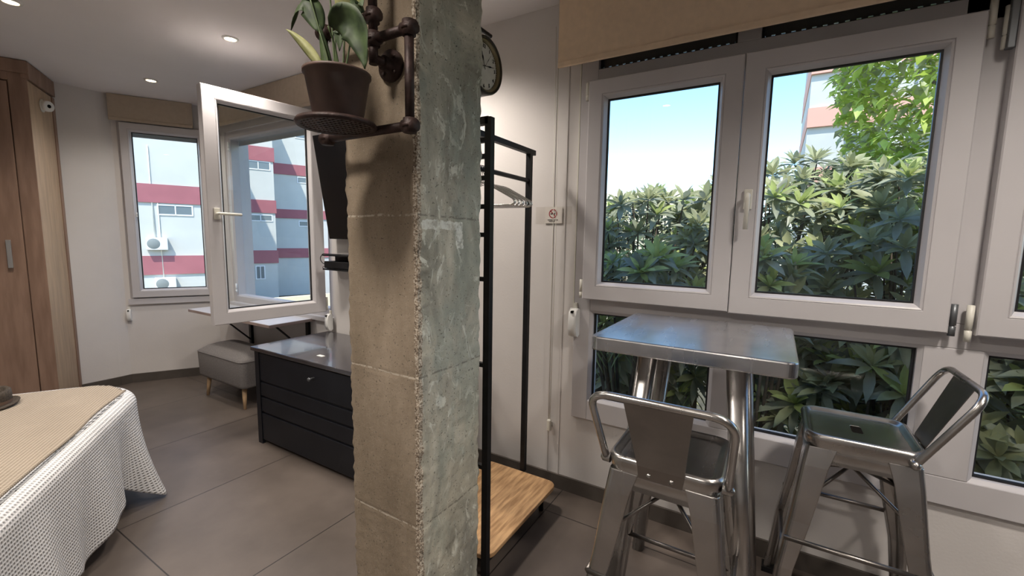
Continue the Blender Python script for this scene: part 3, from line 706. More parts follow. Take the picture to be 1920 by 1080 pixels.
# hangers
def hanger():
    mb = MB()
    mb.tube(arc((0, 0, 0), .016, -PI*.35, PI*1.0, 12, ((0, 1, 0), (0, 0, 1)))[::-1] if False else arc((0, 0, -.0), .0145, PI, -PI*.35, 12, ((0, 1, 0), (0, 0, 1)))+[Vector((0, 0, -.035)), Vector((0, 0, -.055))], .0016, 6)
    mb.tube(fillet([(0, 0, -.055), (0, -.09, -.075), (0, -.205, -.135), (0, -.213, -.150), (0, -.195, -.158), (0, .195, -.158), (0, .213, -.150), (0, .205, -.135), (0, .09, -.075)], .02, closed=True), .0028, 8, closed=True)
    return mb
hg0 = tag(hanger().build('clothes_hanger', 'chrome'), 'chrome wire hanger in the bunch on the rack rail', 'hanger', 'chrome hangers bunched on the rack rail')
for i in range(12):
    o = hg0 if i == 0 else hg0.copy()
    if i: C.objects.link(o)
    o.location = (1.44+.0135*i, 1.08, 1.655+.0005*(i % 3)); o.rotation_euler = (0, 0, math.radians(random.uniform(-4, 6)+5))

# ------------------------------------------------------------------ no-smoking sign
sg = thing('no_smoking_sign', 'small no-smoking sign on clear plate beside the window', 'sign', (XW, 1.02, 1.495))
glass_mat('acrylic', (.985, .98, .97), .5)
mb = MB(); mb.box(XW-.004, XW-.001, .912, 1.118, 1.447, 1.537); wbuild(mb, 'plate', 'acrylic', sg)
mb = MB(); mb.box(XW-.0055, XW-.0042, .962, 1.062, 1.450, 1.535); wbuild(mb, 'card', 'sign_card', sg)
MS = Matrix(((0, 0, -1, XW-.006), (-1, 0, 0, 1.015), (0, 1, 0, 1.500), (0, 0, 0, 1)))
mb = MB(); k = 36; o1 = [MS @ Vector((.024*math.cos(2*PI*i/k), .024*math.sin(2*PI*i/k), 0)) for i in range(k)]; o2 = [MS @ Vector((.0185*math.cos(2*PI*i/k), .0185*math.sin(2*PI*i/k), 0)) for i in range(k)]
mb.rings([o1, o2], cap=False)
q = [MS @ Vector(p) for p in ((-.016, .012, 0), (-.012, .016, 0), (.016, -.012, 0), (.012, -.016, 0))]; i0 = len(mb.v); mb.v += [tuple(p) for p in q]; mb.face([i0, i0+1, i0+2, i0+3])
wbuild(mb, 'prohibition_ring', 'sign_red', sg)
mb = MB(); mb.box(-.014, .009, -.003, .002, -.0002, .0003, MS); mb.box(.0095, .013, -.003, .002, -.0002, .0003, MS)
mb.tube([MS @ Vector(p) for p in ((.010, .004, 0), (.013, .008, 0), (.009, .011, 0), (.012, .014, 0))], .0008, 5)
wbuild(mb, 'cigarette_icon', 'ink', sg)
mb = MB(); x = -.026
random.seed(3)
for row, (xa, xb) in enumerate(((-.030, .028), (-.022, .010))):
    x = xa
    while x < xb: wd = random.uniform(.002, .0045); mb.box(x, x+wd, -.034-row*.007, -.030-row*.007, -.0002, .0003, MS); x += wd+.0014
wbuild(mb, 'lettering', 'ink', sg)

# ------------------------------------------------------------------ bar table
TB = (1.365, 1.935, -.075, .515, 1.05)
tb = thing('bar_table', 'square galvanised metal bar table by the large window', 'table', (1.65, .22, 0))
mb = MB(); mb.prism(rrect(TB[0], TB[1], TB[2], TB[3], .028), 1.003, 1.05); wbuild(mb, 'tabletop', 'table_metal', tb, bevel=.005)
def tapered(mb, top, bot, w0, w1, d0=None, d1=None, rnd=.35):
    d0 = d0 or w0; d1 = d1 or w1; a = []; 
    for p, wv, dv in ((top, w0, d0), (bot, w1, d1)):
        a.append([Vector(p)+Vector((x, y, 0)) for x, y in rrect(-wv/2, wv/2, -dv/2, dv/2, min(wv, dv)*rnd, 4)])
    mb.rings(a, smooth=True)
for sx_, sy_ in ((-1, 1), (-1, -1), (1, 1), (1, -1)):
    mb = MB(); cx = 1.645+sx_*.14; cy = .215+sy_*.135
    tapered(mb, (cx, cy, 1.003), (cx+sx_*.075, cy+sy_*.085, .0), .062, .050); wbuild(mb, 'leg', 'gunmetal', tb)
mb = MB()
for s_ in (-1, 1): mb.box(1.645-.16, 1.645+.16, .215+s_*.135-.015, .215+s_*.135+.015, .985, 1.003); mb.box(1.645+s_*.14-.015, 1.645+s_*.14+.015, .08, .35, .985, 1.003)
wbuild(mb, 'under_frame', 'gunmetal_dark', tb)

# ------------------------------------------------------------------ bar stools (seat faces +x, backrest on -x)
def make_stool(label):
    t = thing('bar_stool', label, 'stool'); H = .76; h = .155
    # seat pan: raised rolled rim, sunk middle, slot in the centre
    bm = bmesh.new()
    def ring(s, z, r): return [(x, y, z) for x, y in rrect(-s, s, -s, s, r, 6)]
    mb = MB()
    rr = [ring(h-.020, H-.062, .040), ring(h-.006, H-.040, .045), ring(h-.001, H-.012, .048), ring(h-.005, H-.003, .045), ring(h-.012, H, .040), ring(h-.019, H-.003, .034), ring(h-.026, H-.011, .028), ring(h-.032, H-.012, .024)]
    mb.rings(rr, cap=False)
    # sunk plate with almond slot: bridge outer ring to the slot ring
    outer = rr[-1]; n_ = len(outer); slot = []
    for (x, y, z) in outer:
        a = math.atan2(y, x); ca, sa = math.cos(a), math.sin(a)
        slot.append((ca*.024*(1-.30*abs(sa)), sa*.044, H-.0125))
    mid = [((o[0]*.5+s_[0]*.5), (o[1]*.5+s_[1]*.5), H-.0123) for o, s_ in zip(outer, slot)]
    low = [(s_[0]*.96, s_[1]*.97, H-.0142) for s_ in slot]
    mb.rings([outer, mid, slot], cap=False, smooth=False); mb.rings([slot, low], cap=False, smooth=False)
    mb.build('seat', 'gunmetal', t)
    mb = MB(); mb.lathe([(0, 0), (.044, 0)], c=(0, 0, H-.0140), n=16); mb.build('slot_shade', 'ink', t)  # black disc painted in for the shade inside the slot
    # apron: four pressed side panels curving into the legs
    for k in range(4):
        Mk = Matrix.Rotation(k*PI/2, 4, 'Z'); mb = MB(); top = []; bot = []
        n2 = 20
        for i in range(n2+1):
            u = -1+2*i/n2; y = u*(h-.028); top.append(Mk @ Vector((h-.016, y, H-.055)))
            drop = .052+.05*max(0, (abs(u)-.62)/.38)**2
            bot.append(Mk @ Vector((h-.010, y*1.02, H-.055-drop+.012)))
        th = [Mk.to_3x3() @ Vector((-.004, 0, 0))]*1
        mb.rings([top, bot, [b_+th[0] for b_ in bot], [a_+th[0] for a_ in top]], closed=False, cap=False); mb.build('apron', 'gunmetal', t)
    # legs: pressed channels, wide at the shoulder, tapering and splaying to the foot
    for sx_, sy_ in ((-1, -1), (-1, 1), (1, -1), (1, 1)):
        mb = MB(); rs = []
        for z, wv, o in ((H-.046, .084, -.003), (H-.11, .074, .006), (H-.30, .060, .028), (.30, .048, .052), (.03, .038, .076), (.0, .037, .080)):
            c0 = h-.006+o; pts = []
            # L-like channel: outer corner rounded, inner side open
            r = .016
            outer_ = [(c0, c0-wv), (c0, c0-r)]+[(c0-r+r*math.cos(a), c0-r+r*math.sin(a)) for a in (PI*.12, PI*.25, PI*.38)]+[(c0-r, c0), (c0-wv, c0)]
            inner_ = [(c0-wv, c0-.010), (c0-wv+.006, c0-.022), (c0-.026, c0-.026), (c0-.022, c0-wv+.006), (c0-.010, c0-wv)]
            rs.append([Vector((x*sx_, y*sy_, z)) for x, y in outer_+inner_])
        mb.rings(rs, smooth=False); lg = mb.build('leg', 'gunmetal', t, bevel=.0025)
        mb = MB(); c0 = h+.074; mb.box(min(sx_*(c0-.045), sx_*(c0+.004)), max(sx_*(c0-.045), sx_*(c0+.004)), min(sy_*(c0-.045), sy_*(c0+.004)), max(sy_*(c0-.045), sy_*(c0+.004)), 0, .022); mb.build('rubber_foot', 'black_powder', lg)
    # crossed braces under the seat and foot rails
    for a, b_ in (((-.16, -.16), (.16, .16)), ((-.16, .16), (.16, -.16))):
        mb = MB(); z1 = H-.25 ; P = [Vector((a[0], a[1], z1)), Vector((a[0]*.04, a[1]*.04, H-.145+(.004 if a[1] < 0 else -.004))), Vector((b_[0]*.04, b_[1]*.04, H-.145+(.004 if a[1] < 0 else -.004))), Vector((b_[0], b_[1], z1))]
        mb.tube(fillet(P, .012), .006, 8); mb.build('cross_brace', 'gunmetal_dark', t)
    e = .185
    for a, b_, z in (((e, -e), (e, e), .30), ((-e, -e), (-e, e), .40), ((-e, -e), (e, -e), .40), ((-e, e), (e, e), .40)):
        mb = MB(); mb.tube([(a[0], a[1], z), (b_[0], b_[1], z)], .008, 10); mb.build('foot_rail', 'gunmetal_dark', t)
    # low backrest: bent tube and tapering plate
    P = [(-.118, -.163, H-.030), (-.128, -.164, H-.012), (-.245, -.178, H+.205), (-.245, .178, H+.205), (-.128, .164, H-.012), (-.118, .163, H-.030)]
    pts = [Vector(P[0])]+[Vector(P[1])]+fillet([P[1], P[2], P[3], P[4]], .062, 8)[1:-1]+[Vector(P[4]), Vector(P[5])]
    mb = MB(); mb.tube(pts, .0105, 12); mb.build('back_rail', 'gunmetal', t)
    mb = MB(); rs = []
    for f_, y in ((0, .058), (.15, .062), (1, .086)):
        x = -.148-.094*f_; z = H-.045+.245*f_
        if f_ == 0: x = -.156
        if f_ == .15: x = -.160
        rs.append([Vector((x, -y, z)), Vector((x, y, z)), Vector((x-.003, y, z+.001)), Vector((x-.003, -y, z+.001))])
    mb.rings(rs, smooth=False); mb.build('back_plate', 'gunmetal_dark', t, bevel=.001)
    for y in (-.03, .03):
        mb = MB(); mb.lathe([(0, -.165), (.006, -.163), (.008, -.158), (.008, -.150)], c=(0, y, H-.030), axis='x', n=12); mb.build('rivet', 'gunmetal', t)
    for y in (-1, 1):
        mb = MB(); mb.lathe([(0, y*.180), (.007, y*.178), (.013, y*.172), (.014, y*.150)], c=(-.118, 0, H-.030), axis='y', n=16); mb.build('bolt', 'gunmetal', t)
    return t
st1 = make_stool('gunmetal bar stool with its low backrest towards the camera')
st1.location = (1.325, .225, 0)
st2 = copy_tree(st1); st2['label'] = 'gunmetal bar stool standing at the right side of the table'
st2.location = (1.815, -.275, 0); st2.rotation_euler = (0, 0, PI/2)
for o in (st1, st2): o['group'] = 'gunmetal bar stools'

# ------------------------------------------------------------------ black storage chest
ch = thing('storage_chest', 'low black metal storage chest against the window wall', 'chest', (1.8, 2.2, 0))
CX0, CX1, CY0, CY1, CZ = 1.525, 2.08, 1.52, 2.845, .645
mb = MB(); mb.bbox(CX0, CX1, CY0, CY1, .02, CZ-.02, .004); mb.box(CX0+.03, CX1-.02, CY0+.03, CY1-.03, 0, .02); wbuild(mb, 'body', 'chest_black', ch)
mb = MB(); mb.bbox(CX0-.022, CX1+.005, CY0-.015, CY1+.035, CZ-.026, CZ, .005); lid = wbuild(mb, 'lid', 'chest_top', ch)
for z0, z1 in ((.03, .208), (.222, .315), (.329, .415), (.429, .612)):
    mb = MB(); mb.bbox(CX0-.010, CX0+.002, CY0+.02, CY1-.045, z0, z1, .004); wbuild(mb, 'front_panel', 'chest_black', ch)
mb = MB(); mb.box(CX0-.014, CX0+.004, CY1-.045, CY1, .0, .62); wbuild(mb, 'corner_post', 'chest_black', ch)
mb = MB(); mb.lathe([(0, -.040), (.010, -.040), (.012, -.034), (.007, -.028), (.006, 0)], c=(CX0-.008, 2.235, .547), axis='x', n=16)
kb = wbuild(mb, 'lock_knob', 'steel_grey', ch)
mb = MB(); mb.bbox(1.60, 1.625, 2.28, 2.33, CZ, CZ+.003, .001); subbuild(mb, 'sticker', 'white_plastic', lid, ch)

# ------------------------------------------------------------------ television, media box
tv = thing('television', 'black flat television tilted forward on the window wall', 'television', (2.05, 2.18, 1.34))
tx0, tz0, tx1, tz1 = 2.045, 1.342, 1.935, 2.045
dz = Vector((tx1-tx0, 0, tz1-tz0)); hz = dz.length; dz.normalize(); nz_ = Vector((dz.z, 0, -dz.x))
Mt = Matrix(((0, nz_.x, dz.x, tx0), (1, 0, 0, 0), (0, nz_.z, dz.z, tz0), (0, 0, 0, 1)))
mb = MB(); mb.bbox(1.55, 2.78, 0, .035, 0, hz, .004, Mt); wbuild(mb, 'casing', 'tv_black', tv)
mb = MB(); mb.box(1.562, 2.768, -.001, .001, .018, hz-.012, Mt); wbuild(mb, 'screen', 'tv_black', tv)
mb = MB(); mb.box(2.03, XW-.002, 2.05, 2.3, 1.55, 1.85); wbuild(mb, 'wall_bracket', 'black_powder', tv)
bx = thing('media_box', 'small black media box on wall bracket below the television', 'media box', (2.05, 2.66, 1.16))
mb = MB(); mb.bbox(1.985, XW-.01, 2.50, 2.765, 1.135, 1.185, .004); wbuild(mb, 'casing', 'black_powder', bx)
mb = MB(); mb.box(1.98, XW, 2.50, 2.775, 1.222, 1.232); mb.box(2.085, XW, 2.50, 2.775, 1.13, 1.232); mb.box(1.98, XW, 2.50, 2.775, 1.122, 1.132); mb.box(2.085, XW, 2.50, 2.60, 1.232, 1.262)
wbuild(mb, 'wall_bracket', 'black_powder', bx)
mb = MB(); mb.tube(fillet([(2.0, 2.60, 1.236), (2.0, 2.80, 1.236), (2.0, 2.825, 1.21), (2.0, 2.825, 1.19), (2.0, 2.80, 1.165), (2.0, 2.76, 1.163)], .03), .0028, 6)
mb.tube(bez((2.0, 2.76, 1.145), (2.0, 2.80, 1.15), (2.0, 2.83, 1.13), (2.0, 2.76, 1.125)), .002, 6)
wbuild(mb, 'cable', 'black_powder', bx)

# ------------------------------------------------------------------ fold-down table and ottoman in the bay
ft = thing('folding_table', 'wood-edged folding wall table under the open window', 'table', (XB, 3.7, .71))
mb = MB(); mb.bbox(1.76, XB, 3.10, 4.33, .690, .712, .002); tp = wbuild(mb, 'tabletop', 'table_laminate', ft)
mb = MB(); mb.box(1.762, XB-.001, 3.102, 4.328, .712, .7135); wbuild(mb, 'top_laminate', 'table_top_white', ft)
for y in (3.18, 4.02):
    mb = MB(); sq(mb, (XB-.012, y, .38), (XB-.012, y, .69), .012, .016); sq(mb, (1.82, y, .682), (XB, y, .682), .006, .012); sq(mb, (1.86, y, .674), (XB-.02, y, .42), .005, .009)
    wbuild(mb, 'fold_bracket', 'black_powder', ft)
ot = thing('ottoman', 'grey upholstered footstool on pale wooden legs beside the chest', 'footstool', (1.87, 3.80, 0))
mb = MB(); rs = []
x0, x1, y0, y1 = 1.715, 2.06, 3.42, 4.12
for z, ins, r in ((.175, .02, .03), (.18, .004, .04), (.20, 0, .045), (.375, -.006, .05), (.395, -.002, .05), (.405, .012, .05), (.43, .045, .05), (.449, .095, .05), (.456, .15, .018), (.457, .17, .002)):
    rs.append([(x, y, z) for x, y in rrect(x0+ins, x1-ins, y0+ins, y1-ins, r, 8)])
mb.rings(rs); wbuild(mb, 'cushion', 'ottoman_cloth', ot)
mb = MB(); mb.tube([(x, y, .388) for x, y in rrect(x0-.006, x1+.006, y0-.006, y1+.006, .05, 8)], .003, 6, closed=True); wbuild(mb, 'piping', 'ottoman_cloth', ot)
for x, y in ((1.77, 3.50), (1.77, 4.04), (2.0, 3.50), (2.0, 4.04)):
    mb = MB(); sx_ = 1 if x > 1.85 else -1; sy_ = 1 if y > 3.8 else -1
    mb.tube([(x+sx_*.015, y+sy_*.02, 0), (x, y, .178)], [.011, .019], 14); wbuild(mb, 'leg', 'pale_wood', ot)

# ------------------------------------------------------------------ wardrobe
wd = thing('wardrobe', 'tall brown wooden corner wardrobe reaching the ceiling', 'wardrobe', (W1.x, W1.y, 0))
du = Vector((-.92, .39, 0)).normalized(); W0 = W1+du*1.3; dn = Vector((-du.y, du.x, 0))
if dn.y < 0: dn = -dn
M_f = M_at(W1, du, dn)                      # u leftwards along the front, depth into the cabinet
e2 = (W2-W1); l2 = e2.length; e2.normalize(); dn2 = Vector((-e2.y, e2.x, 0)); M_g = M_at(W1, e2, dn2)
poly = [(W1.x, W1.y), (W2.x, W2.y), (1.05, 5.09), (-.35, 5.09), (W0.x, W0.y)]
ins = W1+dn*.02+dn2*.02
mb = MB(); mb.prism([(ins.x, ins.y), (W2.x-.03, W2.y-.01), (1.05, 5.09), (-.35, 5.09), (W0.x+dn.x*.02, W0.y+dn.y*.02)], 0, 2.44); wbuild(mb, 'carcass', 'wardrobe_wood', wd)
mb = MB(); mb.box(0, .092, 0, .022, 0, 2.44, M_f); mb.box(.092, 1.3, 0, .022, 2.385, 2.44, M_f); wbuild(mb, 'face_frame', 'wardrobe_wood', wd, bevel=.002)
mb = MB(); mb.bbox(.098, .62, -.002, .018, .09, 2.375, .002, M_f); dr = wbuild(mb, 'door', 'wardrobe_wood', wd)
mb = MB(); c = M_f @ Vector((.165, 0, 0))
mb.bbox(.155, .180, -.030, -.018, 1.105, 1.30, .002, M_f); mb.box(.160, .175, -.02, .0, 1.12, 1.135, M_f); mb.box(.160, .175, -.02, .0, 1.27, 1.285, M_f); subbuild(mb, 'door_handle', 'brushed_steel', dr, wd)
mb = MB(); mb.bbox(.628, 1.29, -.002, .018, .09, 2.375, .002, M_f); wbuild(mb, 'door', 'wardrobe_wood', wd)
mb = MB(); mb.box(0.004, l2-.055, .0, .018, 0, 2.40, M_g); wbuild(mb, 'side_panel', 'wardrobe_wood_lit', wd)
mb = MB(); mb.bbox(l2-.048, l2, -.006, .022, 0, 2.40, .003, M_g); wbuild(mb, 'side_stile', 'wardrobe_wood', wd)
mb = MB(); mb.box(-.008, 1.3, -.012, .03, 2.44, CEIL-.004, M_f); mb.box(-.006, l2, -.012, .03, 2.41, CEIL-.004, M_g); wbuild(mb, 'cornice', 'wardrobe_wood', wd, bevel=.003)
mb = MB(); sc0 = M_g @ Vector((l2*.47, 0, 2.285)); ax = -dn2
Mdet = Matrix.Translation(sc0) @ ax.to_track_quat('Z', 'Y').to_matrix().to_4x4()
Mdb = Matrix.Translation(sc0-ax*-.016) @ Vector((.42, -.90, -.08)).normalized().to_track_quat('Z', 'Y').to_matrix().to_4x4() @ Matrix.Translation((0, 0, -.012))
dt = thing('alarm_detector', 'round white detector mounted on the angled side of wardrobe', 'detector', sc0)
mb.lathe([(0, 0), (.046, 0), (.046, .006), (.030, .010), (.030, .022)], n=32, M=Mdet); wbuild(mb, 'base', 'cream_plastic', dt)
mb = MB(); mb.lathe([(.034, .020), (.038, .024), (.038, .045), (.034, .051), (.016, .053), (.012, .048), (0, .048)], n=32, M=Mdb); wbuild(mb, 'body', 'white_plastic', dt)
mb = MB(); mb.lathe([(0, .0495), (.013, .0495)], n=20, M=Mdb); wbuild(mb, 'sensor_lens', 'ink', dt)

# ------------------------------------------------------------------ bed
BC = Vector((1.0, 2.98, 0)); av = Vector((-.553, -.833, 0)).normalized(); bv = Vector((-.866, .50, 0)).normalized()   # along the right side towards the camera; along the foot
ZB = .550; LA, LB = 2.0, 1.5
bd = thing('bed', 'double bed hidden under a white waffle cover', 'bed', BC+av*LA/2+bv*LB/2)
def bq(a, b_): return BC+av*a+bv*b_
mb = MB(); ps = [bq(.30, .03), bq(LA-.03, .03), bq(LA-.03, LB-.03), bq(.03, LB-.03), bq(.03, .30), bq(.11, .11)]
mb.prism([(p.x, p.y) for p in ps], .27, ZB-.03); wbuild(mb, 'mattress', 'mattress', bd, bevel=.04)
ps = [bq(.30, .08), bq(LA-.06, .06), bq(LA-.06, LB-.06), bq(.08, LB-.06), bq(.08, .30), bq(.16, .16)]
mb = MB(); mb.prism([(p.x, p.y) for p in ps], .10, .27); wbuild(mb, 'base', 'bed_base', bd)
for a, b_ in ((.25, .25), (LA-.12, .12), (.12, LB-.12), (LA-.12, LB-.12)):
    p = bq(a, b_); mb = MB(); mb.tube([(p.x, p.y, 0), (p.x, p.y, .10)], .02, 12); wbuild(mb, 'leg', 'bed_base', bd)
def bedspread():
    r = .32; per = []; step = .009
    corners = [((r, r), PI, 1.5*PI)]
    # perimeter in (a,b) space, start at the far-left foot corner, go to corner C (0,0), along the right side, round the head
    def line(p, q):
        n_ = max(2, int(math.hypot(q[0]-p[0], q[1]-p[1])/step)); return [(p[0]+(q[0]-p[0])*i/n_, p[1]+(q[1]-p[1])*i/n_) for i in range(n_)]
    def crn(c, a0): return [(c[0]+r*math.cos(a0+PI/2*i/54), c[1]+r*math.sin(a0+PI/2*i/54)) for i in range(54)]
    per = line((0, LB-r), (0, r))+crn((r, r), PI)+line((r, 0), (LA-r, 0))+crn((LA-r, r), 1.5*PI)+line((LA, r), (LA, LB-r))+crn((LA-r, LB-r), 0)+line((LA-r, LB), (r, LB))+crn((r, LB-r), PI/2)
    N = len(per); nor = []
    for i in range(N):
        p, q = per[i-1], per[(i+1) % N]; tx, ty = q[0]-p[0], q[1]-p[1]; ln = math.hypot(tx, ty) or 1; nor.append((ty/ln, -tx/ln))
    # orient outward
    cx, cy = LA/2, LB/2
    nor = [(-a, -b_) if (p[0]-cx)*a+(p[1]-cy)*b_ < 0 else (a, b_) for p, (a, b_) in zip(per, nor)]
    arcl = [0]
    for i in range(1, N): arcl.append(arcl[-1]+math.hypot(per[i][0]-per[i-1][0], per[i][1]-per[i-1][1]))
    ic = min(range(N), key=lambda i: math.hypot(per[i][0]-.09, per[i][1]-.09)); sC = arcl[ic]
    rings = []; uvs = []
    def addring(fn):
        ring = []; uv = []
        for i in range(N):
            a, b_, z, u_, v_ = fn(i); p = bq(a, b_); ring.append((p.x, p.y, z)); uv.append((u_, v_))
        rings.append(ring); uvs.append(uv)
    for k in (.97, .8, .55, .3, .12, .04):
        addring(lambda i: (cx+(per[i][0]-cx)*(1-k), cy+(per[i][1]-cy)*(1-k), ZB, cx+(per[i][0]-cx)*(1-k), cy+(per[i][1]-cy)*(1-k)))
    re_ = .05; K = 8
    for k in range(K+1):
        th = PI/2*k/K
        addring(lambda i: (per[i][0]+nor[i][0]*(-re_+re_*math.sin(th)+.012), per[i][1]+nor[i][1]*(-re_+re_*math.sin(th)+.012), ZB-re_*(1-math.cos(th)), per[i][0]+nor[i][0]*(re_*th), per[i][1]+nor[i][1]*re_*th))
    M_ = 36
    for k in range(1, M_+1):
        f = k/M_
        def fn(i):
            s = arcl[i]-sC
            hem = .115+.03*math.sin(s*5+1.0)+.015*math.sin(s*13)
            cd = math.exp(-((s-.27)/.070)**2); hem2 = hem*(1-cd)+.012*cd
            hem2 += .05*math.exp(-((s-.43)/.07)**2)
            z = (ZB-re_)+(hem2-(ZB-re_))*f
            amp = f**1.3
            wav = .020*math.sin(s*12.5+.8*math.sin(s*3))+.010*math.sin(s*27+2)
            flare = amp*(.010+wav*(1-cd)+cd*.10*(f**.2)) 
            flare -= .035*amp*math.exp(-((s-.43)/.06)**2)
            flare -= .02*amp*math.exp(-((s-.10)/.07)**2)
            L_ = re_*PI/2+(ZB-re_-hem2)*f
            return (per[i][0]+nor[i][0]*(.012+flare), per[i][1]+nor[i][1]*(.012+flare), z, per[i][0]+nor[i][0]*L_, per[i][1]+nor[i][1]*L_)
        addring(fn)
    mb = MB(); mb.rings(rings, cap=False); o = mb.build('bedspread', 'waffle_cotton', recalc=False)
    me = o.data; ul = me.uv_layers.new(name='UVMap'); flat = [u for r_ in uvs for u in r_]
    for lp in me.loops: ul.data[lp.index].uv = flat[lp.vertex_index]
    sm = o.modifiers.new('solid', 'SOLIDIFY'); sm.thickness = .004; sm.offset = 0
    return o
tag(bedspread(), 'white waffle bedspread draped over the bed with folds at its side', 'bedspread')
def throw():
    NA, NB = 120, 110; mb = MB(); vs = []; uv = []
    a0, a1, b0, b1 = .030, LA-.25, .052, LB-.03
    for i in range(NA+1):
        for j in range(NB+1):
            a = a0+(a1-a0)*i/NA; b_ = b0+(b1-b0)*j/NB
            # round the corner at C and the edges
            rc = .12; 
            if a < rc and b_ < rc+.03:
                pass
            z = ZB+.008+.0012*noise.noise((a*6, b_*6, 0))+.0008*math.sin(b_*60+3*noise.noise((a*2, b_*3, 5)))*max(0, 1-abs(a-.25)*3)
            ed = min(a, b_+.0)
            if a < .07: z -= .010*((.07-a)/.04)**2
            ww = .004*noise.noise((a*3, 0, 9)); p = bq(a, b_+(ww*3 if j == 0 else 0)); vs.append((p.x, p.y, z)); uv.append((a, b_))
    mb.v = vs
    for i in range(NA):
        for j in range(NB):
            aa = a0+(a1-a0)*(i+.5)/NA; bb = b0+(b1-b0)*(j+.5)/NB; rc = .32
            if aa < rc and bb < rc and math.hypot(rc-aa, rc-bb) > rc-.035: continue
            mb.face([i*(NB+1)+j, i*(NB+1)+j+1, (i+1)*(NB+1)+j+1, (i+1)*(NB+1)+j], True)
    o = mb.build('throw_blanket', 'beige_knit', recalc=False); me = o.data; ul = me.uv_layers.new(name='UVMap')
    for lp in me.loops: ul.data[lp.index].uv = uv[lp.vertex_index]
    sm = o.modifiers.new('solid', 'SOLIDIFY'); sm.thickness = .007; sm.offset = -1
    return o
tag(throw(), 'beige knitted throw laid flat over the top of the bed', 'throw blanket')
hc = Vector((.405, 3.045, ZB+.010))
ht = thing('hat', 'dark brown felt hat lying on the beige throw at left edge', 'hat', hc)
mb = MB(); rs = []
for rr_, z in ((.080, .006), (.095, .003), (.112, .008), (.114, .013), (.111, .015), (.094, .011), (.087, .013), (.088, .03), (.090, .048), (.088, .060), (.080, .067), (.070, .060), (.055, .040), (.03, .034), (.003, .036)):
    rs.append([hc+Vector((rr_*math.cos(2*PI*j/40), rr_*1.0*math.sin(2*PI*j/40), z+(.006*math.cos(4*PI*j/40) if rr_ > .10 else 0)+(.012*math.cos(2*PI*j/40) if .05 < z else 0))) for j in range(40)])
mb.rings(rs, cap=False); wbuild(mb, 'felt_body', 'hat_brown', ht)
mb = MB(); mb.lathe([(.0885, .014), (.0895, .028)], c=hc, n=40); wbuild(mb, 'hat_band', 'hat_inner', ht)

# ------------------------------------------------------------------ downlights
spots = [((1.49, 2.89), 'round recessed ceiling light to the left of the pillar', .75), ((1.567, 4.205), 'round recessed ceiling light nearest the bay windows', .35), ((.708, 3.44), 'round recessed ceiling light at the top left corner', .7),
         ((-.3, 2.2), 'added unseen ceiling light over the bed', 1.0), ((.1, .9), 'added unseen ceiling light near the camera', 1.0), ((1.05, -.75), 'added unseen ceiling light above the bar stools', 1.35), ((-1.2, .2), 'added unseen ceiling light behind the camera', 1.0), ((.0, -1.6), 'added unseen ceiling light at the back of the room', 1.0),  # this row is added out of view to brighten the room
         ((1.62, 1.6), 'added unseen ceiling light between rack and chest', 1.0)]  # also added unseen, for more light inside
def down(f):
    ld = bpy.data.lights.new('downlight', 'SPOT'); ld.energy = SPOT_W*f; ld.spot_size = math.radians(140); ld.spot_blend = .8; ld.color = (1, .91, .82); ld.shadow_soft_size = .11; return ld
for (x, y), lb, f in spots:
    t = thing('ceiling_light', lb, 'ceiling light', (x, y, CEIL), group='recessed ceiling lights')
    mb = MB(); mb.lathe([(.030, -.004), (.032, -.008), (.043, -.006), (.045, 0)], n=32); mb.build('trim_ring', 'spot_trim', t)
    mb = MB(); mb.lathe([(0, -.005), (.031, -.005)], n=24); mb.build('lamp', 'spot_glow', t)
    lo = bpy.data.objects.new('lamp_light', down(f)); C.objects.link(lo); lo.parent = t; lo.location = (0, 0, -.03)

# ------------------------------------------------------------------ outside: ground and apartment blocks
mb = MB(); mb.box(2.36, 60, -40, 60, -2.7, -2.5); tag(mb.build('ground', 'earth'), kind='structure')
BU = Vector((.92916, -.36967, 0)); BN = Vector((.36967, .92916, 0))
M_A = M_at(Vector((8.872, 20.064, 0)), BU, BN); M_B = M_at(Vector((14.138, 23.786, 0)), BU, BN); M_C = M_at(Vector((15.858, 26.721, 0)), BU, BN)
def facade(label, M, u0, u1, depth, bands, wins, ztop=12, extra=None, wall='render_white', band='render_red', cat='building'):
    c = M @ Vector(((u0+u1)/2, depth/2, -2.5)); t = thing('apartment_building', label, cat, c)
    mb = MB(); mb.box(u0, u1, 0, depth, -2.5, ztop, M); wbuild(mb, 'wall', wall, t)
    for a, b_, z0, z1 in bands:
        mb = MB(); mb.box(a-.03, b_+.06, -.06, depth, z0, z1, M); wbuild(mb, 'band', band, t)
    for a, b_, z0, z1 in wins:
        mb = MB(); mb.frame(a, b_, z0, z1, [(0, -.03), (.05, -.03), (.05, .02), (0, .02)], M); mb.box((a+b_)/2-.02, (a+b_)/2+.02, -.03, .02, z0, z1, M); wn_ = wbuild(mb, 'window', 'window_white', t)
        mb = MB(); mb.box(a+.03, b_-.03, -.012, .0, z0+.03, z1-.03, M); subbuild(mb, 'window_pane', 'window_dark', wn_, t)
    return t
bA = facade('white apartment wing with red bands and air conditioners, seen through the angled window', M_A, -9, 0, 5, [(-9, 0, 2.50, 3.20), (-9, 0, -.27, .46), (-9, 0, 5.6, 6.3)], [(-1.41, -.28, 2.03, 2.45)], 9)
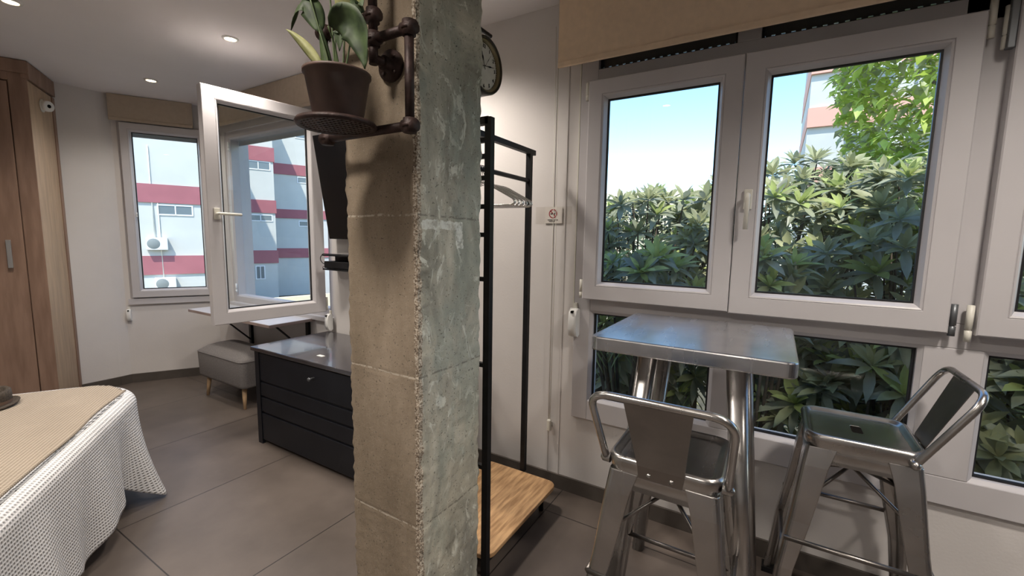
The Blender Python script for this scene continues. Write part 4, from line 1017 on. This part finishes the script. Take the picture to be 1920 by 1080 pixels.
# its receding corner face
bAs = MB(); bAs.box(-.02, .45, .35, 5, -2.5, 9, M_A); wbuild(bAs, 'side_bay', 'render_white', bA)
for z0, z1 in ((2.42, 3.1), (-.35, .40)): mb = MB(); mb.box(-.02, .50, .30, 5, z0, z1, M_A); wbuild(mb, 'band', 'render_red', bA)
mb = MB(); mb.box(-.1, .5, .28, 5, 1.2, 1.9, M_A); wbuild(mb, 'balcony_glass', 'window_dark', bA)
def ac(label, M, u, z):
    t = thing('air_conditioner', label, 'air conditioner', M @ Vector((u, -.2, z)), group='air conditioner units outside')
    mb = MB(); mb.bbox(u-.33, u+.33, -.30, -.02, z-.24, z+.24, .02, M); wbuild(mb, 'casing', 'ac_white', t)
    mb = MB(); P = M @ Vector((u-.10, -.31, z)); 
    Mx = M @ Matrix.Translation((u-.10, -.305, z))
    mb.lathe([(0, 0), (.19, 0), (.20, .006)], axis='y', n=28, M=Mx); wbuild(mb, 'fan_grille', 'ac_grille', t)
    mb = MB(); mb.tube([M @ Vector((u-.05, -.06, z+.24)), M @ Vector((u-.07, -.03, z+1.9)), M @ Vector((u-.08, -.03, z+3.7))], .02, 6); wbuild(mb, 'pipe', 'cream_plastic', t)
ac('air conditioner with round fan grille on white facade', M_A, -1.48, .93)
ac('lower pale air conditioner under the red band', M_A, -1.30, -.62)
facade('white apartment wing with three red bands seen through the open sash', M_B, -7, 0, 6, [(-7, 0, 5.26, 6.0), (-7, 0, 2.51, 3.20), (-7, 0, -.22, .48)], [(-1.30, -.14, 4.78, 5.25), (-1.30, -.14, 2.05, 2.42), (-1.08, -.62, -1.1, -.35)], 10)
facade('stepped-back white apartment wing with red bands at far right of the open sash', M_C, -.40, 9, 6, [(0, 9, 5.06, 5.71), (0, 9, 2.38, 2.93), (0, 9, -.10, .50), (0, 9, 7.9, 8.5)], [(1.33, 2.4, 4.60, 5.0), (1.33, 2.4, 1.88, 2.25), (1.3, 2.5, 7.35, 7.8)], 10)
# garden wall between here and the blocks
gw = MB(); M_D = M_at(Vector((9.2, 17.0, 0)), Vector((.98, -.2, 0)).normalized(), Vector((.2, .98, 0)).normalized())
gw.box(-4, 16, 0, .2, -2.5, -1.15, M_D); tag(gw.build('garden_wall', 'render_cream'), 'low cream garden wall in front of the white apartment wings', 'wall')
# pink and white block behind the trees, cream block at the horizon
M_P = M_main
pk = thing('apartment_building', 'pink and white apartment tower rising behind the sunlit tree', 'building', (18, -4, -2.5))
mb = MB(); mb.box(16, 22, -9, -.52, -2.5, 14); wbuild(mb, 'wall', 'render_white', pk)
for z0, z1 in ((4.75, 5.30), (6.25, 7.2), (3.0, 3.6), (8.5, 9.4)): mb = MB(); mb.box(15.9, 22.1, -9, -.50, z0, z1); wbuild(mb, 'band', 'render_pink', pk)
for z in (5.9, 4.2):
    for y in (-2.0, -3.4, -4.8): mb = MB(); mb.box(15.88, 16, y-.5, y+.5, z-.45, z+.35); f_ = wbuild(mb, 'window', 'window_white', pk); mb = MB(); mb.box(15.86, 15.88, y-.42, y+.42, z-.37, z+.27); subbuild(mb, 'window_pane', 'window_dark', f_, pk)
mb = MB(); mb.box(18, 24, 2.2, 12, -2.5, 3.3); tag(mb.build('low_house', 'render_cream'), 'low cream house far behind the loquats in the left pane', 'house')

# ------------------------------------------------------------------ garden
def slope_lim(az):
    pts = [(-1, .45), (-.25, .30), (-.12, .235), (-.07, .205), (.0, .185), (.03, .195), (.07, .165), (.12, .170), (.20, .165), (.27, .14), (.36, .118), (1, .11)]
    for (a, s1), (b_, s2) in zip(pts[:-1], pts[1:]):
        if a <= az <= b_: return s1+(s2-s1)*(az-a)/(b_-a)
    return .12
def mk_leaf(mb, base, dirv, ln, wd, droop, up_, mi, seg=4):
    mb.cur = mi; side = dirv.cross(up_)
    if side.length < 1e-3: side = dirv.orthogonal()
    side.normalize(); n_ = side.cross(dirv).normalized(); i0 = len(mb.v)
    prof = (0.12, .75, 1.0, .78, 0.02) if seg == 4 else (.15, 1.0, .03)
    for k in range(seg+1):
        t_ = k/seg; p = base+dirv*ln*t_-n_*0+Vector((0, 0, -1))*droop*ln*t_*t_; w_ = wd*prof[k]
        mb.v += [tuple(p-side*w_+n_*w_*.35), tuple(p), tuple(p+side*w_+n_*w_*.35)]
    for k in range(seg):
        a = i0+k*3
        mb.face([a, a+1, a+4, a+3], True); mb.face([a+1, a+2, a+5, a+4], True)
def rosette(mb, c, axis, ln, nl, young):
    axis = axis.normalized(); u = axis.orthogonal().normalized(); v = axis.cross(u)
    for k in range(nl):
        a = k*2.399+random.uniform(-.3, .3); t_ = k/nl; tilt = .35+1.25*(1-t_)+random.uniform(-.12, .12)
        dv = (axis*math.cos(tilt)+(u*math.cos(a)+v*math.sin(a))*math.sin(tilt)).normalized()
        L_ = ln*random.uniform(.75, 1.1)*(1 if t_ < .7 else .75)
        mi = (0 if (young and t_ > .45) else 1 if t_ > .35 else 2)
        if random.random() < .1: mi = 2
        mk_leaf(mb, c-axis*.02*(1-t_), dv, L_, L_*.135, .28*(1-t_)+.05, axis, mi)
def loquat(label, base, cen, rad, n, seedv, lo, ln=.185, youngp=.3, group='loquat trees outside the large window'):
    random.seed(seedv); t = thing('loquat_tree', label, 'tree', base, group=group); mb = MB(); pts = []; tries = 0
    n = int(n*1.9)
    while len(pts) < n and tries < n*40:
        tries += 1
        d_ = Vector((random.gauss(0, 1), random.gauss(0, 1), random.gauss(0, 1))).normalized()*random.uniform(.45, 1)**.5
        p = Vector(cen)+Vector((d_.x*rad[0], d_.y*rad[1], d_.z*rad[2]))
        if p.x < lo: continue
        az = p.y/p.x
        if p.z+ln*.7 > 1.37+p.x*slope_lim(az): continue
        pts.append((p, d_))
    for p, d_ in pts:
        ax = Vector((d_.x*.5-.25, d_.y*.5, .75+d_.z*.3)); rosette(mb, p, ax, ln*random.uniform(.75, 1.15), random.randint(13, 19), random.random() < youngp)
    # keep leaves off the glass
    mb.v = [(max(x, 2.40), y, z) for x, y, z in mb.v]
    wbuild(mb, 'foliage', ['leaf_young', 'leaf_mature', 'leaf_blue'], t, recalc=False)
    tr = MB(); cb = Vector(base); ce = Vector(cen); fork = cb.lerp(ce, .62)
    tr.tube(bez(cb, cb.lerp(fork, .4)+Vector((.08, .06, 0)), cb.lerp(fork, .7)+Vector((-.06, -.05, 0)), fork, 8), [.055-.003*i for i in range(9)], 8)
    for p, d_ in pts[::3]:
        tr.tube(bez(fork, fork.lerp(p, .3)+Vector((0, 0, -.12)), fork.lerp(p, .7)+Vector((0, 0, -.10)), p-Vector((0, 0, .02)), 6), [.020, .017, .014, .011, .009, .007, .005], 6)
    wbuild(tr, 'trunk', 'bark', t)
    return t
loquat('loquat tree filling the left upper pane of the window', (3.75, .95, -2.5), (3.7, .95, .95), (.75, .75, .95), 120, 11, 2.9)
loquat('loquat tree behind the middle post of the window', (4.3, .1, -2.5), (4.2, .05, 1.1), (.9, .8, 1.1), 140, 12, 3.0)
loquat('loquat tree behind the lower right of the right sash', (3.7, -.75, -2.5), (3.6, -.75, .95), (.8, .75, 1.0), 130, 13, 2.85)
loquat('loquat bush close to the glass beside the window handle', (3.0, .02, -2.5), (2.95, .06, 1.08), (.22, .22, .35), 14, 14, 2.7, .19, .9)
loquat('low loquat bush behind the right-hand bar stool', (3.2, -.55, -2.5), (3.1, -.5, .40), (.45, .6, .42), 46, 15, 2.7, .19, .3)
loquat('low loquat bush in the far right lower pane', (2.95, -1.2, -2.5), (3.0, -1.15, .45), (.4, .45, .55), 40, 16, 2.7, .24, .4)
loquat('low loquat bush at the bottom of the left upper pane', (2.95, .85, -2.5), (2.95, .80, 1.0), (.3, .42, .30), 22, 17, 2.7, .17, .95)
loquat('tall loquat tree behind the right window post', (4.6, -1.7, -2.5), (4.4, -1.6, 1.0), (1.0, .9, 1.6), 120, 18, 3.0)
def hedge(label, base, cen, rad, n, seedv, m, lsize, name='leafy_tree', cat='tree', lim=True, zmin=-2.4, group=None):
    random.seed(seedv); t = thing(name, label, cat, base, group=group); mb = MB()
    for k in range(n):
        d_ = Vector((random.gauss(0, 1), random.gauss(0, 1), random.gauss(0, 1))).normalized()*random.uniform(.5, 1)**.4
        p = Vector(cen)+Vector((d_.x*rad[0], d_.y*rad[1], d_.z*rad[2]))
        nz = noise.noise((p.x*1.3, p.y*1.3, p.z*1.3))
        if nz < (-.18 if lim else -.33): continue
        if lim and (p.z+.1 > 1.37+p.x*(slope_lim(p.y/p.x)-.02)): continue
        dv = Vector((random.gauss(0, 1), random.gauss(0, 1), random.gauss(0, .6))).normalized(); s_ = lsize*random.uniform(.6, 1.3)
        mk_leaf(mb, p, dv, s_, s_*.28, .3, Vector((0, 0, 1)), 0 if random.random() < .75 or len(m) < 2 else 1, seg=2)
    wbuild(mb, 'foliage', m, t, recalc=False)
    tr = MB(); b0 = Vector(base); ce = Vector(cen)
    tr.tube(bez(b0, b0+Vector((.1, .1, .8)), ce-Vector((.2, 0, 1.0)), ce, 8), [.12-.01*i for i in range(9)], 8)
    for k in range(9):
        q = ce+Vector((random.uniform(-.7, .7)*rad[0], random.uniform(-.7, .7)*rad[1], random.uniform(-.3, .7)*rad[2])); f0 = b0.lerp(ce, .6)
        tr.tube(bez(f0, f0.lerp(q, .3)+Vector((0, 0, .1)), f0.lerp(q, .7), q, 6), [.05, .04, .035, .03, .02, .015, .01], 6)
    wbuild(tr, 'trunk', 'bark', t); return t
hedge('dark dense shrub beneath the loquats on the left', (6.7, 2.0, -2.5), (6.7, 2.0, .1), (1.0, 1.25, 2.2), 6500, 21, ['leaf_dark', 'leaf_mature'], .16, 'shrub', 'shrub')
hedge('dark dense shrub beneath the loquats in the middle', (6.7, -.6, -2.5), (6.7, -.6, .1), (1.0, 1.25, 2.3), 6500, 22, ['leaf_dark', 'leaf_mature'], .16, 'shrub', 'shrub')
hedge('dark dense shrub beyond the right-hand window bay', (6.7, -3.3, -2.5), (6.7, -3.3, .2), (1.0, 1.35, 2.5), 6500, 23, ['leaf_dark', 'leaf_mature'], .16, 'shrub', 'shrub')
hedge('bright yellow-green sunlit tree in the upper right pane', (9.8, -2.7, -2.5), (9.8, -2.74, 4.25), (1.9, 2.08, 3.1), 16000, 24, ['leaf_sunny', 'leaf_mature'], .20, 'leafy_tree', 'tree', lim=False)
# low ground-cover palm at the left lower pane
def palm(label, base, crown, seedv, n=16, ln=.9):
    random.seed(seedv); t = thing('palm', label, 'palm', base); mb = MB(); c = Vector(crown)
    for k in range(n):
        a = k*2.4; el = random.uniform(.2, 1.1); dv = Vector((math.cos(a)*math.cos(el), math.sin(a)*math.cos(el), math.sin(el)))
        P = bez(c, c+dv*ln*.4, c+dv*ln*.8+Vector((0, 0, -.05)), c+dv*ln+Vector((0, 0, -.45)), 14); mb.tube(P, .004, 5)
        for i in range(3, 15):
            tn = (P[min(14, i+1)]-P[i-1]).normalized(); sd = tn.cross(Vector((0, 0, 1))).normalized()
            for sg_ in (-1, 1): mk_leaf(mb, P[i], (tn*.75+sd*sg_*.65).normalized(), .24*(1-abs(i-7)/14), .008, .35, Vector((0, 0, 1)), 0, seg=2)
    mb.v = [(max(x, 2.40), y, z) for x, y, z in mb.v]
    mb.smooth = False; wbuild(mb, 'fronds', 'palm_leaf', t, recalc=False)
    tr = MB(); tr.tube([base, crown], [.06, .05], 8); wbuild(tr, 'trunk', 'bark', t)
palm('palm with pale fronds behind the left lower pane', (3.3, 1.15, -2.5), (3.3, 1.15, .55), 31)
palm('small palm behind the table legs', (4.0, .55, -2.5), (4.0, .55, .15), 32)
print('objects', len(bpy.data.objects))
